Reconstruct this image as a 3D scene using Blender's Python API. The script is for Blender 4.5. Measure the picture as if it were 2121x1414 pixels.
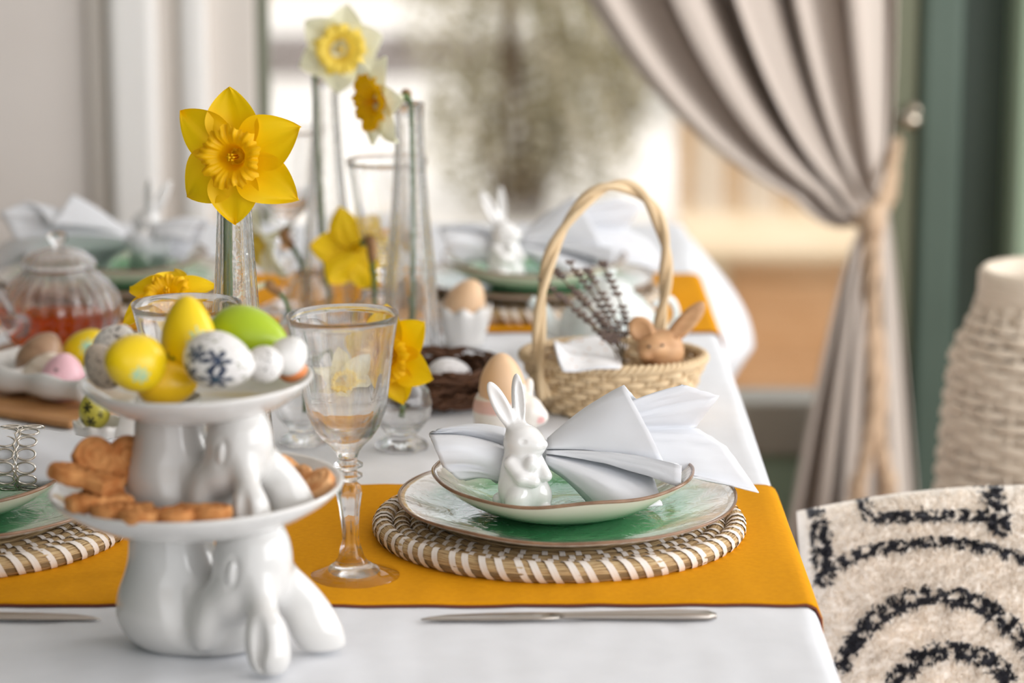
import bpy, math, random
import numpy as np
from mathutils import Vector, Matrix, Euler, noise as mnoise

for _o in list(bpy.data.objects):
    bpy.data.objects.remove(_o, do_unlink=True)
SC = bpy.context.scene
COL = SC.collection
random.seed(7)
PI = math.pi

# ------------------------------------------------------------------ camera
T = 0.75                    # table top height
CH = 0.645                  # camera height above the table
FPX = 5892.0                # focal length in pixels of the 2121 x 1414 frame
PITCH = math.atan((707 + 520) / FPX)
CP, SP = math.cos(PITCH), math.sin(PITCH)
cd = bpy.data.cameras.new('camera')
cam = bpy.data.objects.new('camera', cd)
COL.objects.link(cam)
cam.location = (0, 0, T + CH)
cam.rotation_euler = (PI / 2 - PITCH, 0, 0)
cd.sensor_width = 36.0
cd.lens = FPX / 2121 * 36.0
cd.clip_start = 0.05
cd.clip_end = 100
cd.dof.use_dof = True
cd.dof.focus_distance = 2.36
cd.dof.aperture_fstop = 3.7
SC.camera = cam

# ------------------------------------------------------------------ light
SC.view_settings.view_transform = 'Standard'
SC.view_settings.look = 'None'
SC.view_settings.gamma = 1.0
SC.view_settings.exposure = 0.38
SC.view_settings.use_curve_mapping = False
world = bpy.data.worlds.new('world')
SC.world = world
world.use_nodes = True
_bg = world.node_tree.nodes['Background']
_bg.inputs[0].default_value = (0.965, 0.98, 1.0, 1)
_bg.inputs[1].default_value = 1.05


def area_light(name, loc, target, sx, sy, power, col):
    l = bpy.data.lights.new(name, 'AREA')
    l.shape = 'RECTANGLE'
    l.size, l.size_y = sx, sy
    l.energy = power
    l.color = col
    o = bpy.data.objects.new(name, l)
    COL.objects.link(o)
    o.location = loc
    d = Vector(target) - Vector(loc)
    o.rotation_euler = d.to_track_quat('-Z', 'Y').to_euler()
    return o


# daylight of the big side window (right of the table), and an added fill brightening the back wall
area_light('window_daylight', (2.35, 1.0, 1.45), (-0.2, 2.7, 0.85), 3.0, 1.3, 36, (0.985, 0.99, 1.0))
area_light('back_wall_fill', (1.9, 3.2, 1.7), (-1.0, 4.5, 1.3), 0.9, 1.6, 21, (1.0, 0.985, 0.97))
_sl = bpy.data.lights.new('sun', 'SUN')
_sl.energy = 1.2
_sl.angle = math.radians(3)
_sl.color = (1.0, 0.94, 0.86)
_so = bpy.data.objects.new('sun', _sl)
COL.objects.link(_so)
_so.location = (0.5, -3, 6)
_so.rotation_euler = Vector((-0.3, 1.0, -2.1)).to_track_quat('-Z', 'Y').to_euler()


# ------------------------------------------------------------------ helpers
def px_table(px, py, h=0.0):
    """point at height h above the table seen at a pixel of the photograph"""
    u = (px - 1060.5) / FPX
    v = (py - 707) / FPX
    t = (CH - h) / (SP + v * CP)
    return Vector((u * t, t * (CP - v * SP), T + h))


def px_at(px, py, Y):
    """point at distance Y seen at a pixel of the photograph"""
    u = (px - 1060.5) / FPX
    v = (py - 707) / FPX
    t = Y / (CP - v * SP)
    return Vector((u * t, Y, T + CH - t * (SP + v * CP)))


def s2l(c):
    c = c / 255.0
    return c / 12.92 if c <= 0.04045 else ((c + 0.055) / 1.055) ** 2.4


def rgb(r, g, b):
    return (s2l(r), s2l(g), s2l(b), 1.0)


def mesh(name, verts, faces, uvs=None, smooth=True, cols=None):
    me = bpy.data.meshes.new(name)
    me.from_pydata([tuple(v) for v in verts], [], [tuple(f) for f in faces])
    if uvs is not None:
        ul = me.uv_layers.new(name='UVMap')
        li = np.empty(len(me.loops), dtype=np.int32)
        me.loops.foreach_get('vertex_index', li)
        ul.data.foreach_set('uv', np.asarray(uvs, dtype=np.float32)[li].ravel())
    if cols is not None:
        at = me.color_attributes.new(name='Col', type='FLOAT_COLOR', domain='POINT')
        a = np.ones((len(verts), 4), dtype=np.float32)
        a[:, :3] = np.asarray(cols)[:, :3]
        at.data.foreach_set('color', a.ravel())
    if smooth:
        me.polygons.foreach_set('use_smooth', [True] * len(me.polygons))
    me.update()
    return me


def obj(name, me, m=None, parent=None, loc=None, rot=None, scale=None):
    o = bpy.data.objects.new(name, me)
    COL.objects.link(o)
    if m is not None and len(me.materials) == 0:
        me.materials.append(m)
    if parent is not None:
        o.parent = parent
    if loc is not None:
        o.location = loc
    if rot is not None:
        o.rotation_euler = rot
    if scale is not None:
        o.scale = scale
    return o


def tag(o, label, cat, group=None, kind=None):
    if label:
        o['label'] = label
    if cat:
        o['category'] = cat
    if group:
        o['group'] = group
    if kind:
        o['kind'] = kind
    return o


def thing(name, label, cat, loc=(0, 0, 0), rot=(0, 0, 0), group=None):
    o = bpy.data.objects.new(name, None)
    o.empty_display_size = 0.02
    COL.objects.link(o)
    o.location = loc
    o.rotation_euler = rot
    return tag(o, label, cat, group)


def struct(o):
    o['kind'] = 'structure'
    return o


def solid(o, t, offset=0):
    md = o.modifiers.new('thickness', 'SOLIDIFY')
    md.thickness = t
    md.offset = offset
    return o


def subsurf(o, n=1):
    md = o.modifiers.new('smooth', 'SUBSURF')
    md.levels = n
    md.render_levels = n
    return o


def box(name, lo, hi, bev=0.0):
    x0, y0, z0 = lo
    x1, y1, z1 = hi
    if bev <= 0:
        v = [(x0, y0, z0), (x1, y0, z0), (x1, y1, z0), (x0, y1, z0), (x0, y0, z1), (x1, y0, z1), (x1, y1, z1), (x0, y1, z1)]
        f = [(3, 2, 1, 0), (4, 5, 6, 7), (0, 1, 5, 4), (1, 2, 6, 5), (2, 3, 7, 6), (3, 0, 4, 7)]
        return mesh(name, v, f, smooth=False)
    import bmesh
    bm = bmesh.new()
    bmesh.ops.create_cube(bm, size=1.0)
    for v in bm.verts:
        v.co = Vector(((x0 + x1) / 2 + v.co.x * (x1 - x0), (y0 + y1) / 2 + v.co.y * (y1 - y0), (z0 + z1) / 2 + v.co.z * (z1 - z0)))
    bmesh.ops.bevel(bm, geom=bm.edges[:], offset=bev, segments=2, affect='EDGES', profile=0.5)
    me = bpy.data.meshes.new(name)
    bm.to_mesh(me)
    bm.free()
    return me


def lathe(name, prof, segs=64, mod=None, cols=None):
    """prof: (r, z) list; mod(r, z, theta) -> (r, z)"""
    v, f, uv = [], [], []
    rows = []
    acc = 0.0
    for i, (r, z) in enumerate(prof):
        if i:
            acc += math.hypot(r - prof[i - 1][0], z - prof[i - 1][1])
        if r < 1e-6:
            rows.append([len(v)])
            v.append((0, 0, z))
            uv.append((0, acc))
        else:
            row = []
            for k in range(segs):
                a = 2 * PI * k / segs
                rr, zz = (r, z) if mod is None else mod(r, z, a)
                row.append(len(v))
                v.append((rr * math.cos(a), rr * math.sin(a), zz))
                uv.append((a * r, acc))
            rows.append(row)
    for a, b in zip(rows[:-1], rows[1:]):
        if len(a) == 1 and len(b) == 1:
            continue
        for k in range(segs):
            k2 = (k + 1) % segs
            if len(a) == 1:
                f.append((a[0], b[k2], b[k]))
            elif len(b) == 1:
                f.append((a[k], a[k2], b[0]))
            else:
                f.append((a[k], a[k2], b[k2], b[k]))
    return mesh(name, v, f, uvs=uv, cols=cols)


def spline(pts, n):
    """Catmull-Rom through pts with n samples per span"""
    P = [np.array(p, dtype=float) for p in pts]
    out = []
    for i in range(len(P) - 1):
        p0 = P[max(i - 1, 0)]
        p1, p2 = P[i], P[i + 1]
        p3 = P[min(i + 2, len(P) - 1)]
        for k in range(n):
            t = k / n
            out.append(0.5 * ((2 * p1) + (p2 - p0) * t + (2 * p0 - 5 * p1 + 4 * p2 - p3) * t * t + (-p0 + 3 * p1 - 3 * p2 + p3) * t ** 3))
    out.append(P[-1])
    return out


def tube_data(pts, rad, segs=8, closed=False, flat=None, caps=True, twist=0.0):
    """flat: (a, b) scale of the cross-section along frame axes"""
    P = [np.array(p, dtype=float) for p in pts]
    n = len(P)
    R = rad if hasattr(rad, '__len__') else [rad] * n
    v, f, uv = [], [], []
    tang = []
    for i in range(n):
        if closed:
            d = P[(i + 1) % n] - P[(i - 1) % n]
        else:
            d = P[min(i + 1, n - 1)] - P[max(i - 1, 0)]
        L = np.linalg.norm(d)
        tang.append(d / L if L > 1e-9 else np.array([0, 0, 1.0]))
    up = np.array([0, 0, 1.0])
    if abs(np.dot(up, tang[0])) > 0.9:
        up = np.array([0, 1.0, 0])
    N = up - np.dot(up, tang[0]) * tang[0]
    N /= np.linalg.norm(N)
    acc = 0
    for i in range(n):
        if i:
            acc += np.linalg.norm(P[i] - P[i - 1])
        N = N - np.dot(N, tang[i]) * tang[i]
        N /= max(np.linalg.norm(N), 1e-9)
        B = np.cross(tang[i], N)
        fa, fb = flat if flat else (1, 1)
        for k in range(segs):
            a = 2 * PI * k / segs + twist * i
            v.append(P[i] + R[i] * (math.cos(a) * fa * N + math.sin(a) * fb * B))
            uv.append((acc, a * R[i]))
    m = n if closed else n - 1
    for i in range(m):
        j = (i + 1) % n
        for k in range(segs):
            k2 = (k + 1) % segs
            f.append((i * segs + k, i * segs + k2, j * segs + k2, j * segs + k))
    if caps and not closed:
        f.append(tuple(reversed(range(segs))))
        f.append(tuple(range((n - 1) * segs, n * segs)))
    return v, f, uv


def tube(name, pts, rad, segs=8, **kw):
    v, f, uv = tube_data(pts, rad, segs, **kw)
    return mesh(name, v, f, uvs=uv)


def join_data(lst):
    V, F, U = [], [], []
    for v, f, uv in lst:
        b = len(V)
        V += list(v)
        U += list(uv)
        F += [tuple(i + b for i in q) for q in f]
    return V, F, U


def grid(name, fn, nu, nv, closed_u=False, cols=None, flip=False):
    """fn(u, v) in 0..1 -> point"""
    v, uv = [], []
    nuu = nu if closed_u else nu + 1
    for j in range(nv + 1):
        for i in range(nuu):
            v.append(fn(i / nu, j / nv))
            uv.append((i / nu, j / nv))
    f = []
    for j in range(nv):
        for i in range(nu):
            i2 = (i + 1) % nuu if closed_u else i + 1
            q = (j * nuu + i, j * nuu + i2, (j + 1) * nuu + i2, (j + 1) * nuu + i)
            f.append(q[::-1] if flip else q)
    return mesh(name, v, f, uvs=uv, cols=cols)


def fbm(x, y=0.0, z=0.0, s=1.0):
    return mnoise.noise(Vector((x * s, y * s, z * s)))


# signed-distance modelling, meshed by surface nets
class Field:
    def __init__(s, lo, hi, h):
        s.lo, s.h = np.array(lo, float), h
        n = [int(math.ceil((hi[i] - lo[i]) / h)) + 1 for i in range(3)]
        ax = [lo[i] + h * np.arange(n[i]) for i in range(3)]
        s.X, s.Y, s.Z = np.meshgrid(*ax, indexing='ij')
        s.F = np.full(s.X.shape, 1e3)

    def rel(s, c, rot=None):
        x, y, z = s.X - c[0], s.Y - c[1], s.Z - c[2]
        if rot is not None:
            m = np.array(Euler([math.radians(a) for a in rot]).to_matrix().transposed())
            x, y, z = (m[0][0] * x + m[0][1] * y + m[0][2] * z, m[1][0] * x + m[1][1] * y + m[1][2] * z, m[2][0] * x + m[2][1] * y + m[2][2] * z)
        return x, y, z

    def ell(s, c, r, rot=None):
        x, y, z = s.rel(c, rot)
        k0 = np.sqrt((x / r[0]) ** 2 + (y / r[1]) ** 2 + (z / r[2]) ** 2)
        k1 = np.sqrt((x / r[0] ** 2) ** 2 + (y / r[1] ** 2) ** 2 + (z / r[2] ** 2) ** 2)
        return k0 * (k0 - 1) / np.maximum(k1, 1e-9)

    def cap(s, a, b, r0, r1):
        a, b = np.array(a, float), np.array(b, float)
        ba = b - a
        h = np.clip(((s.X - a[0]) * ba[0] + (s.Y - a[1]) * ba[1] + (s.Z - a[2]) * ba[2]) / np.dot(ba, ba), 0, 1)
        return np.sqrt((s.X - a[0] - ba[0] * h) ** 2 + (s.Y - a[1] - ba[1] * h) ** 2 + (s.Z - a[2] - ba[2] * h) ** 2) - (r0 + (r1 - r0) * h)

    def rbox(s, c, half, r, rot=None):
        x, y, z = s.rel(c, rot)
        qx, qy, qz = np.abs(x) - half[0] + r, np.abs(y) - half[1] + r, np.abs(z) - half[2] + r
        out = np.sqrt(np.maximum(qx, 0) ** 2 + np.maximum(qy, 0) ** 2 + np.maximum(qz, 0) ** 2)
        return out + np.minimum(np.maximum(qx, np.maximum(qy, qz)), 0) - r

    def add(s, d, k=0.0):
        if k <= 0:
            s.F = np.minimum(s.F, d)
        else:
            h = np.clip(0.5 + 0.5 * (s.F - d) / k, 0, 1)
            s.F = s.F * (1 - h) + d * h - k * h * (1 - h)
        return s

    def sub(s, d, k=0.0):
        g = -d
        if k <= 0:
            s.F = np.maximum(s.F, g)
        else:
            h = np.clip(0.5 - 0.5 * (s.F - g) / k, 0, 1)
            s.F = s.F * (1 - h) + g * h + k * h * (1 - h)
        return s

    def cut_below(s, z, k=0.002):
        return s.sub(s.Z - z, k)

    def mesh(s, name):
        F, h = s.F, s.h
        nx, ny, nz = F.shape
        ins = F < 0
        cs = np.zeros((nx - 1, ny - 1, nz - 1), dtype=np.int8)
        for dx in (0, 1):
            for dy in (0, 1):
                for dz in (0, 1):
                    cs += ins[dx:nx - 1 + dx, dy:ny - 1 + dy, dz:nz - 1 + dz]
        act = (cs > 0) & (cs < 8)
        idx = -np.ones(act.shape, dtype=np.int64)
        ci = np.argwhere(act)
        idx[act] = np.arange(len(ci))
        acc = np.zeros((len(ci), 3))
        cnt = np.zeros(len(ci))
        corners = [(a, b, c) for a in (0, 1) for b in (0, 1) for c in (0, 1)]
        for p in corners:
            for ax in range(3):
                if p[ax] == 1:
                    continue
                q = list(p)
                q[ax] = 1
                fa = F[ci[:, 0] + p[0], ci[:, 1] + p[1], ci[:, 2] + p[2]]
                fb = F[ci[:, 0] + q[0], ci[:, 1] + q[1], ci[:, 2] + q[2]]
                cross = (fa < 0) != (fb < 0)
                t = np.where(cross, fa / np.where(cross, fa - fb, 1), 0)
                pt = np.tile(np.array(p, float), (len(ci), 1))
                pt[:, ax] = t
                acc[cross] += pt[cross]
                cnt[cross] += 1
        verts = s.lo + (ci + acc / cnt[:, None]) * h
        faces = []
        for ax in range(3):
            a1, a2 = (ax + 1) % 3, (ax + 2) % 3
            sl0 = [slice(1, -1)] * 3
            sl1 = [slice(1, -1)] * 3
            sl0[ax] = slice(0, F.shape[ax] - 1)
            sl1[ax] = slice(1, F.shape[ax])
            A, B = ins[tuple(sl0)], ins[tuple(sl1)]
            e = np.argwhere(A != B)
            if len(e) == 0:
                continue
            sgn = A[e[:, 0], e[:, 1], e[:, 2]]
            g = e.copy()
            g[:, a1] += 1
            g[:, a2] += 1
            q = []
            for (o1, o2) in ((-1, -1), (0, -1), (0, 0), (-1, 0)):
                c = g.copy()
                c[:, a1] += o1
                c[:, a2] += o2
                q.append(idx[c[:, 0], c[:, 1], c[:, 2]])
            q = np.stack(q, 1)
            q[~sgn] = q[~sgn][:, ::-1]
            faces.append(q)
        faces = np.concatenate(faces)
        faces = faces[(faces >= 0).all(1)]
        return mesh(name, verts.tolist(), faces.tolist())


# ------------------------------------------------------------------ materials
def _new(name):
    m = bpy.data.materials.new(name)
    m.use_nodes = True
    nt = m.node_tree
    b = nt.nodes['Principled BSDF']
    return m, nt, b


def _inp(b, key, val):
    if key in b.inputs:
        b.inputs[key].default_value = val


def coords(nt, kind='Object', scale=(1, 1, 1)):
    tc = nt.nodes.new('ShaderNodeTexCoord')
    mp = nt.nodes.new('ShaderNodeMapping')
    mp.inputs['Scale'].default_value = scale
    nt.links.new(tc.outputs[kind], mp.inputs[0])
    return mp.outputs[0]


def ramp(nt, fac, stops):
    r = nt.nodes.new('ShaderNodeValToRGB')
    el = r.color_ramp.elements
    while len(el) > 1:
        el.remove(el[-1])
    el[0].position, el[0].color = stops[0]
    for p, c in stops[1:]:
        e = el.new(p)
        e.color = c
    nt.links.new(fac, r.inputs[0])
    return r.outputs[0]


def noise_node(nt, vec, scale, detail=3, dist=0.0, rough=0.5):
    n = nt.nodes.new('ShaderNodeTexNoise')
    n.inputs['Scale'].default_value = scale
    n.inputs['Detail'].default_value = detail
    n.inputs['Roughness'].default_value = rough
    n.inputs['Distortion'].default_value = dist
    nt.links.new(vec, n.inputs['Vector'])
    return n.outputs['Fac']


def add_bump(nt, b, fac, strength=0.3, dist=0.001):
    bp = nt.nodes.new('ShaderNodeBump')
    bp.inputs['Strength'].default_value = strength
    bp.inputs['Distance'].default_value = dist
    nt.links.new(fac, bp.inputs['Height'])
    nt.links.new(bp.outputs[0], b.inputs['Normal'])


def plain(name, c, rough=0.5, spec=0.5, metal=0.0, coat=0.0, sheen=0.0, var=None, bump=None, coord='Object', cscale=(1, 1, 1), sss=0.0, transl=None):
    """var: (noise scale, second colour, detail); bump: (noise scale, strength, distance)"""
    m, nt, b = _new(name)
    _inp(b, 'Base Color', c)
    _inp(b, 'Roughness', rough)
    _inp(b, 'Specular IOR Level', spec)
    _inp(b, 'Metallic', metal)
    _inp(b, 'Coat Weight', coat)
    _inp(b, 'Coat Roughness', 0.05)
    _inp(b, 'Sheen Weight', sheen)
    if sss > 0:
        _inp(b, 'Subsurface Weight', sss)
        _inp(b, 'Subsurface Scale', 0.01)
    vec = coords(nt, coord, cscale) if (var or bump) else None
    if var:
        fac = noise_node(nt, vec, var[0], var[2] if len(var) > 2 else 3)
        col = ramp(nt, fac, [(0.32, c), (0.68, var[1])])
        nt.links.new(col, b.inputs['Base Color'])
    if bump:
        add_bump(nt, b, noise_node(nt, vec, bump[0], 4), bump[1], bump[2])
    if transl:
        tr = nt.nodes.new('ShaderNodeBsdfTranslucent')
        tr.inputs[0].default_value = transl[1]
        mx = nt.nodes.new('ShaderNodeMixShader')
        mx.inputs[0].default_value = transl[0]
        out = nt.nodes['Material Output']
        nt.links.new(b.outputs[0], mx.inputs[1])
        nt.links.new(tr.outputs[0], mx.inputs[2])
        nt.links.new(mx.outputs[0], out.inputs[0])
    return m


def glass_mat(name, tint=(1, 1, 1, 1), clear=0.35, ior=1.47, rough=0.0, bump=None):
    m, nt, b = _new(name)
    out = nt.nodes['Material Output']
    nt.nodes.remove(b)
    g = nt.nodes.new('ShaderNodeBsdfGlass')
    g.inputs['Color'].default_value = tint
    g.inputs['Roughness'].default_value = rough
    g.inputs['IOR'].default_value = ior
    tr = nt.nodes.new('ShaderNodeBsdfTransparent')
    tr.inputs[0].default_value = tint
    mx = nt.nodes.new('ShaderNodeMixShader')
    mx.inputs[0].default_value = clear
    nt.links.new(g.outputs[0], mx.inputs[1])
    nt.links.new(tr.outputs[0], mx.inputs[2])
    nt.links.new(mx.outputs[0], out.inputs[0])
    if bump:
        add_bump(nt, g, noise_node(nt, coords(nt), bump[0], 2), bump[1], bump[2])
    return m


def painted(name, rough=0.35, spec=0.5, coat=0.0, bump=None, sheen=0.0, transl=0.0):
    m, nt, b = _new(name)
    at = nt.nodes.new('ShaderNodeAttribute')
    at.attribute_name = 'Col'
    nt.links.new(at.outputs['Color'], b.inputs['Base Color'])
    _inp(b, 'Roughness', rough)
    _inp(b, 'Specular IOR Level', spec)
    _inp(b, 'Coat Weight', coat)
    _inp(b, 'Sheen Weight', sheen)
    if bump:
        add_bump(nt, b, noise_node(nt, coords(nt), bump[0], 4), bump[1], bump[2])
    if transl:
        tr = nt.nodes.new('ShaderNodeBsdfTranslucent')
        nt.links.new(at.outputs['Color'], tr.inputs[0])
        mx = nt.nodes.new('ShaderNodeMixShader')
        mx.inputs[0].default_value = transl
        nt.links.new(b.outputs[0], mx.inputs[1])
        nt.links.new(tr.outputs[0], mx.inputs[2])
        nt.links.new(mx.outputs[0], nt.nodes['Material Output'].inputs[0])
    return m


def straw_mat(name, stops, su=60, sv=900, bump=0.8, dist=0.0012, rough=0.65):
    """fibres along u of the UV map (metres)"""
    m, nt, b = _new(name)
    vec = coords(nt, 'UV', (su, sv, 1))
    fac = noise_node(nt, vec, 1.0, 3, 0.2)
    nt.links.new(ramp(nt, fac, stops), b.inputs['Base Color'])
    _inp(b, 'Roughness', rough)
    _inp(b, 'Specular IOR Level', 0.3)
    add_bump(nt, b, fac, bump, dist)
    return m


M = {}
M['linen'] = plain('white_linen', rgb(230, 232, 237), 0.85, 0.2, sheen=0.1, bump=(900, 0.12, 0.0006), var=(30, rgb(225, 227, 232)))
M['napkin'] = plain('white_napkin_cloth', rgb(236, 238, 243), 0.8, 0.2, sheen=0.15, bump=(1200, 0.1, 0.0004), transl=(0.18, rgb(240, 240, 240)))
M['ochre'] = plain('ochre_cotton', rgb(224, 154, 8), 0.9, 0.15, var=(220, rgb(217, 147, 6)), bump=(1400, 0.25, 0.0005))
M['ochre_thread'] = plain('dark_red_thread', rgb(110, 50, 30), 0.8)
M['ceramic'] = plain('white_glazed_ceramic', rgb(217, 215, 212), 0.10, 0.5, coat=0.3)
M['ceramic_shiny'] = plain('white_shiny_porcelain', rgb(236, 235, 234), 0.06, 0.5, coat=0.5)
M['porcelain_cup'] = plain('white_porcelain', rgb(232, 230, 228), 0.2, 0.5)
M['rim_brown'] = plain('brown_glaze_edge', rgb(122, 92, 70), 0.2, 0.5, var=(60, rgb(150, 118, 92)))
M['glass'] = glass_mat('clear_glass', clear=0.15)
M['glass_vase'] = glass_mat('clear_vase_glass', clear=0.15, bump=(90, 0.25, 0.002))
M['pane'] = glass_mat('window_pane_glass', clear=0.75, ior=1.1)
M['tea'] = glass_mat('amber_tea', tint=rgb(236, 156, 62), clear=0.5, ior=1.2)
M['silver'] = plain('polished_silver', rgb(214, 208, 198), 0.16, metal=1.0)
M['steel'] = plain('brushed_steel', rgb(176, 168, 160), 0.3, metal=1.0, bump=(300, 0.05, 0.0003))
M['straw'] = straw_mat('seagrass_straw', [(0.28, rgb(112, 84, 52)), (0.42, rgb(176, 146, 104)), (0.6, rgb(204, 178, 134)), (0.8, rgb(226, 206, 168))], 55, 700, bump=1.0, dist=0.0016)
M['wrap'] = straw_mat('white_raffia', [(0.3, rgb(222, 212, 202)), (0.7, rgb(243, 238, 232))], 900, 30, bump=0.2, dist=0.0003)
M['wicker'] = straw_mat('pale_wicker', [(0.25, rgb(186, 156, 118)), (0.5, rgb(218, 192, 154)), (0.8, rgb(236, 216, 182))], 30, 500, bump=0.4, dist=0.0006)
M['wicker_white'] = straw_mat('whitewashed_wicker', [(0.25, rgb(196, 180, 160)), (0.7, rgb(228, 216, 200))], 30, 500, bump=0.4, dist=0.001)
M['twig'] = straw_mat('brown_twig', [(0.3, rgb(58, 36, 24)), (0.6, rgb(104, 70, 48)), (0.85, rgb(150, 112, 82))], 60, 900, bump=0.5)
M['wood_toy'] = straw_mat('honey_wood', [(0.3, rgb(184, 138, 98)), (0.7, rgb(206, 164, 122))], 20, 60, bump=0.05, rough=0.45)
M['board'] = plain('oak_board', rgb(170, 118, 70), 0.5, var=(14, rgb(196, 146, 94)), cscale=(1, 8, 1))
M['stem'] = plain('green_stem', rgb(62, 88, 44), 0.5, var=(40, rgb(88, 112, 60)))
M['spathe'] = plain('dry_brown_spathe', rgb(122, 88, 52), 0.7, var=(60, rgb(160, 118, 76)))
M['petal_yellow'] = plain('yellow_petal', rgb(255, 216, 8), 0.5, 0.3, var=(30, rgb(252, 204, 2)), transl=(0.18, rgb(255, 222, 10)), bump=(160, 0.15, 0.0008))
M['corona_orange'] = plain('deep_yellow_corona', rgb(255, 204, 4), 0.5, 0.3, transl=(0.3, rgb(255, 214, 0)), bump=(220, 0.2, 0.0008))
M['petal_cream'] = plain('cream_petal', rgb(246, 244, 222), 0.5, 0.3, var=(24, rgb(240, 238, 200)), transl=(0.3, rgb(250, 248, 220)))
M['corona_yellow'] = plain('soft_yellow_corona', rgb(254, 226, 104), 0.5, 0.3, transl=(0.35, rgb(255, 230, 100)))
M['corona_gold'] = plain('golden_corona', rgb(244, 190, 10), 0.5, 0.3, transl=(0.45, rgb(255, 205, 10)))
M['cookie'] = plain('baked_cookie', rgb(214, 154, 96), 0.8, 0.2, var=(90, rgb(180, 112, 60), 4), bump=(500, 0.6, 0.0015))
M['cookie_pale'] = plain('pale_baked_cookie', rgb(232, 186, 136), 0.8, 0.2, var=(90, rgb(204, 140, 88), 4), bump=(500, 0.6, 0.0015))
M['egg_paint'] = painted('painted_eggshell', 0.32, 0.5)
M['egg_shell'] = plain('brown_eggshell', rgb(226, 186, 146), 0.45, 0.4, var=(20, rgb(232, 198, 162)), bump=(900, 0.05, 0.0003))
M['porcelain_paint'] = painted('hand_painted_porcelain', 0.25, 0.5)
M['cushion'] = painted('tufted_wool', 0.95, 0.1, sheen=0.3, bump=(700, 0.5, 0.002))
M['pile'] = painted('wool_tufts', 0.95, 0.1, transl=0.45)
M['curtain'] = plain('taupe_curtain', rgb(198, 187, 178), 0.85, 0.15, bump=(800, 0.08, 0.0006))
M['rope'] = plain('tan_rope', rgb(198, 172, 146), 0.9, 0.1, bump=(300, 0.5, 0.002))
M['lavender_stem'] = plain('dry_lavender_stem', rgb(126, 112, 92), 0.85)
M['lavender_bud'] = plain('dry_lavender_bud', rgb(96, 84, 88), 0.9, var=(300, rgb(140, 120, 104)))
M['black'] = plain('black_dot', rgb(24, 24, 24), 0.3)

# ------------------------------------------------------------------ the room
M['wall'] = plain('beige_plaster', rgb(236, 229, 224), 0.9, 0.2, var=(3, rgb(231, 223, 217)), bump=(120, 0.05, 0.001))
M['casing'] = plain('white_painted_casing', rgb(246, 244, 241), 0.55, 0.3)
M['jamb'] = plain('cream_painted_jamb', rgb(236, 228, 220), 0.6, 0.3)
M['gasket'] = plain('grey_green_frame', rgb(112, 116, 98), 0.5, 0.4)
M['green'] = plain('dark_green_paint', rgb(76, 92, 82), 0.45, 0.4, var=(5, rgb(71, 87, 77)))
M['green_olive'] = plain('olive_green_paint', rgb(104, 108, 86), 0.45, 0.4)
M['green_light'] = plain('sage_green_paint', rgb(150, 170, 148), 0.5, 0.4)
M['rail_grey'] = plain('grey_rail', rgb(160, 154, 142), 0.6)
M['floor'] = plain('oak_floor', rgb(170, 140, 110), 0.5, var=(6, rgb(150, 120, 92)), cscale=(1, 10, 1))
M['paving'] = plain('pale_paving', rgb(236, 231, 224), 0.9, var=(2.5, rgb(226, 219, 210)))
M['brass'] = plain('satin_nickel', rgb(190, 180, 165), 0.25, metal=1.0)

fl = struct(obj('floor', box('floor', (-2.2, -1.2, -0.05), (3.4, 4.62, 0.0)), M['floor']))
BW = 4.5


def wx(px, Y=BW, py=300):
    return px_at(px, py, Y).x


wl = struct(obj('wall_back', box('wall_back', (-2.2, BW, 0), (wx(190), BW + 0.2, 2.6)), M['wall']))
wl2 = struct(obj('wall_left', box('wall_left', (-2.2, -1.2, 0), (-2.0, BW, 2.6)), M['green']))
ceil = struct(obj('shade_ceiling', box('shade_ceiling', (-2.2, -1.2, 2.6), (2.3, BW + 0.2, 2.7)), M['casing']))  # unseen, added to block sky and sun so the table gets contrast
struct(obj('shade_wall_front', box('shade_wall_front', (-2.2, -1.35, 0), (-0.7, -1.2, 2.6)), M['green']))  # unseen wall piece behind the camera, added to darken left-facing sides
w1 = thing('window_1', 'white cased garden window left of the taupe curtain', None, (0, BW, 0))
w1['kind'] = 'structure'


def wpart(name, x0, x1, y0, y1, z0, z1, m, bev=0.004):
    return obj(name, box(name, (x0, y0, z0), (x1, y1, z1), bev), m, w1)


wpart('casing_board', wx(189), wx(236), -0.012, 0.1, 0, 2.6, M['jamb'])
wpart('casing_board', wx(235), wx(332), -0.04, 0.1, 0, 2.6, M['casing'], 0.012)
wpart('casing_board', wx(331), wx(382), -0.005, 0.1, 0, 2.6, M['jamb'])
wpart('casing_board', wx(381), wx(434), -0.03, 0.1, 0, 2.6, M['casing'], 0.01)
wpart('casing_board', wx(433), wx(531), 0.0, 0.16, 0, 2.6, M['jamb'])
wpart('frame_post', wx(530), wx(553), 0.02, 0.10, 0, 2.6, M['gasket'])
XL, XR = wx(552), wx(1838)
wpart('bottom_rail', XL, XR, 0.0, 0.10, 0.0, 0.272, M['green_light'], 0.006)
wpart('sill_rail', XL, XR, -0.02, 0.10, 0.272, 0.36, M['rail_grey'], 0.006)
wpart('pane', XL, XR, 0.05, 0.056, 0.36, 2.5, M['pane'], 0)
wpart('top_rail', XL, XR, 0.0, 0.10, 2.5, 2.6, M['gasket'], 0.006)

d1 = thing('door_1', 'dark green panelled door frame right of the curtain', None, (0, BW, 0))
d1['kind'] = 'structure'


def dpart(name, x0, x1, y0, y1, z0, z1, m, bev=0.006, parent=None):
    return obj(name, box(name, (x0, y0, z0), (x1, y1, z1), bev), m, parent or d1)


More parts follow.
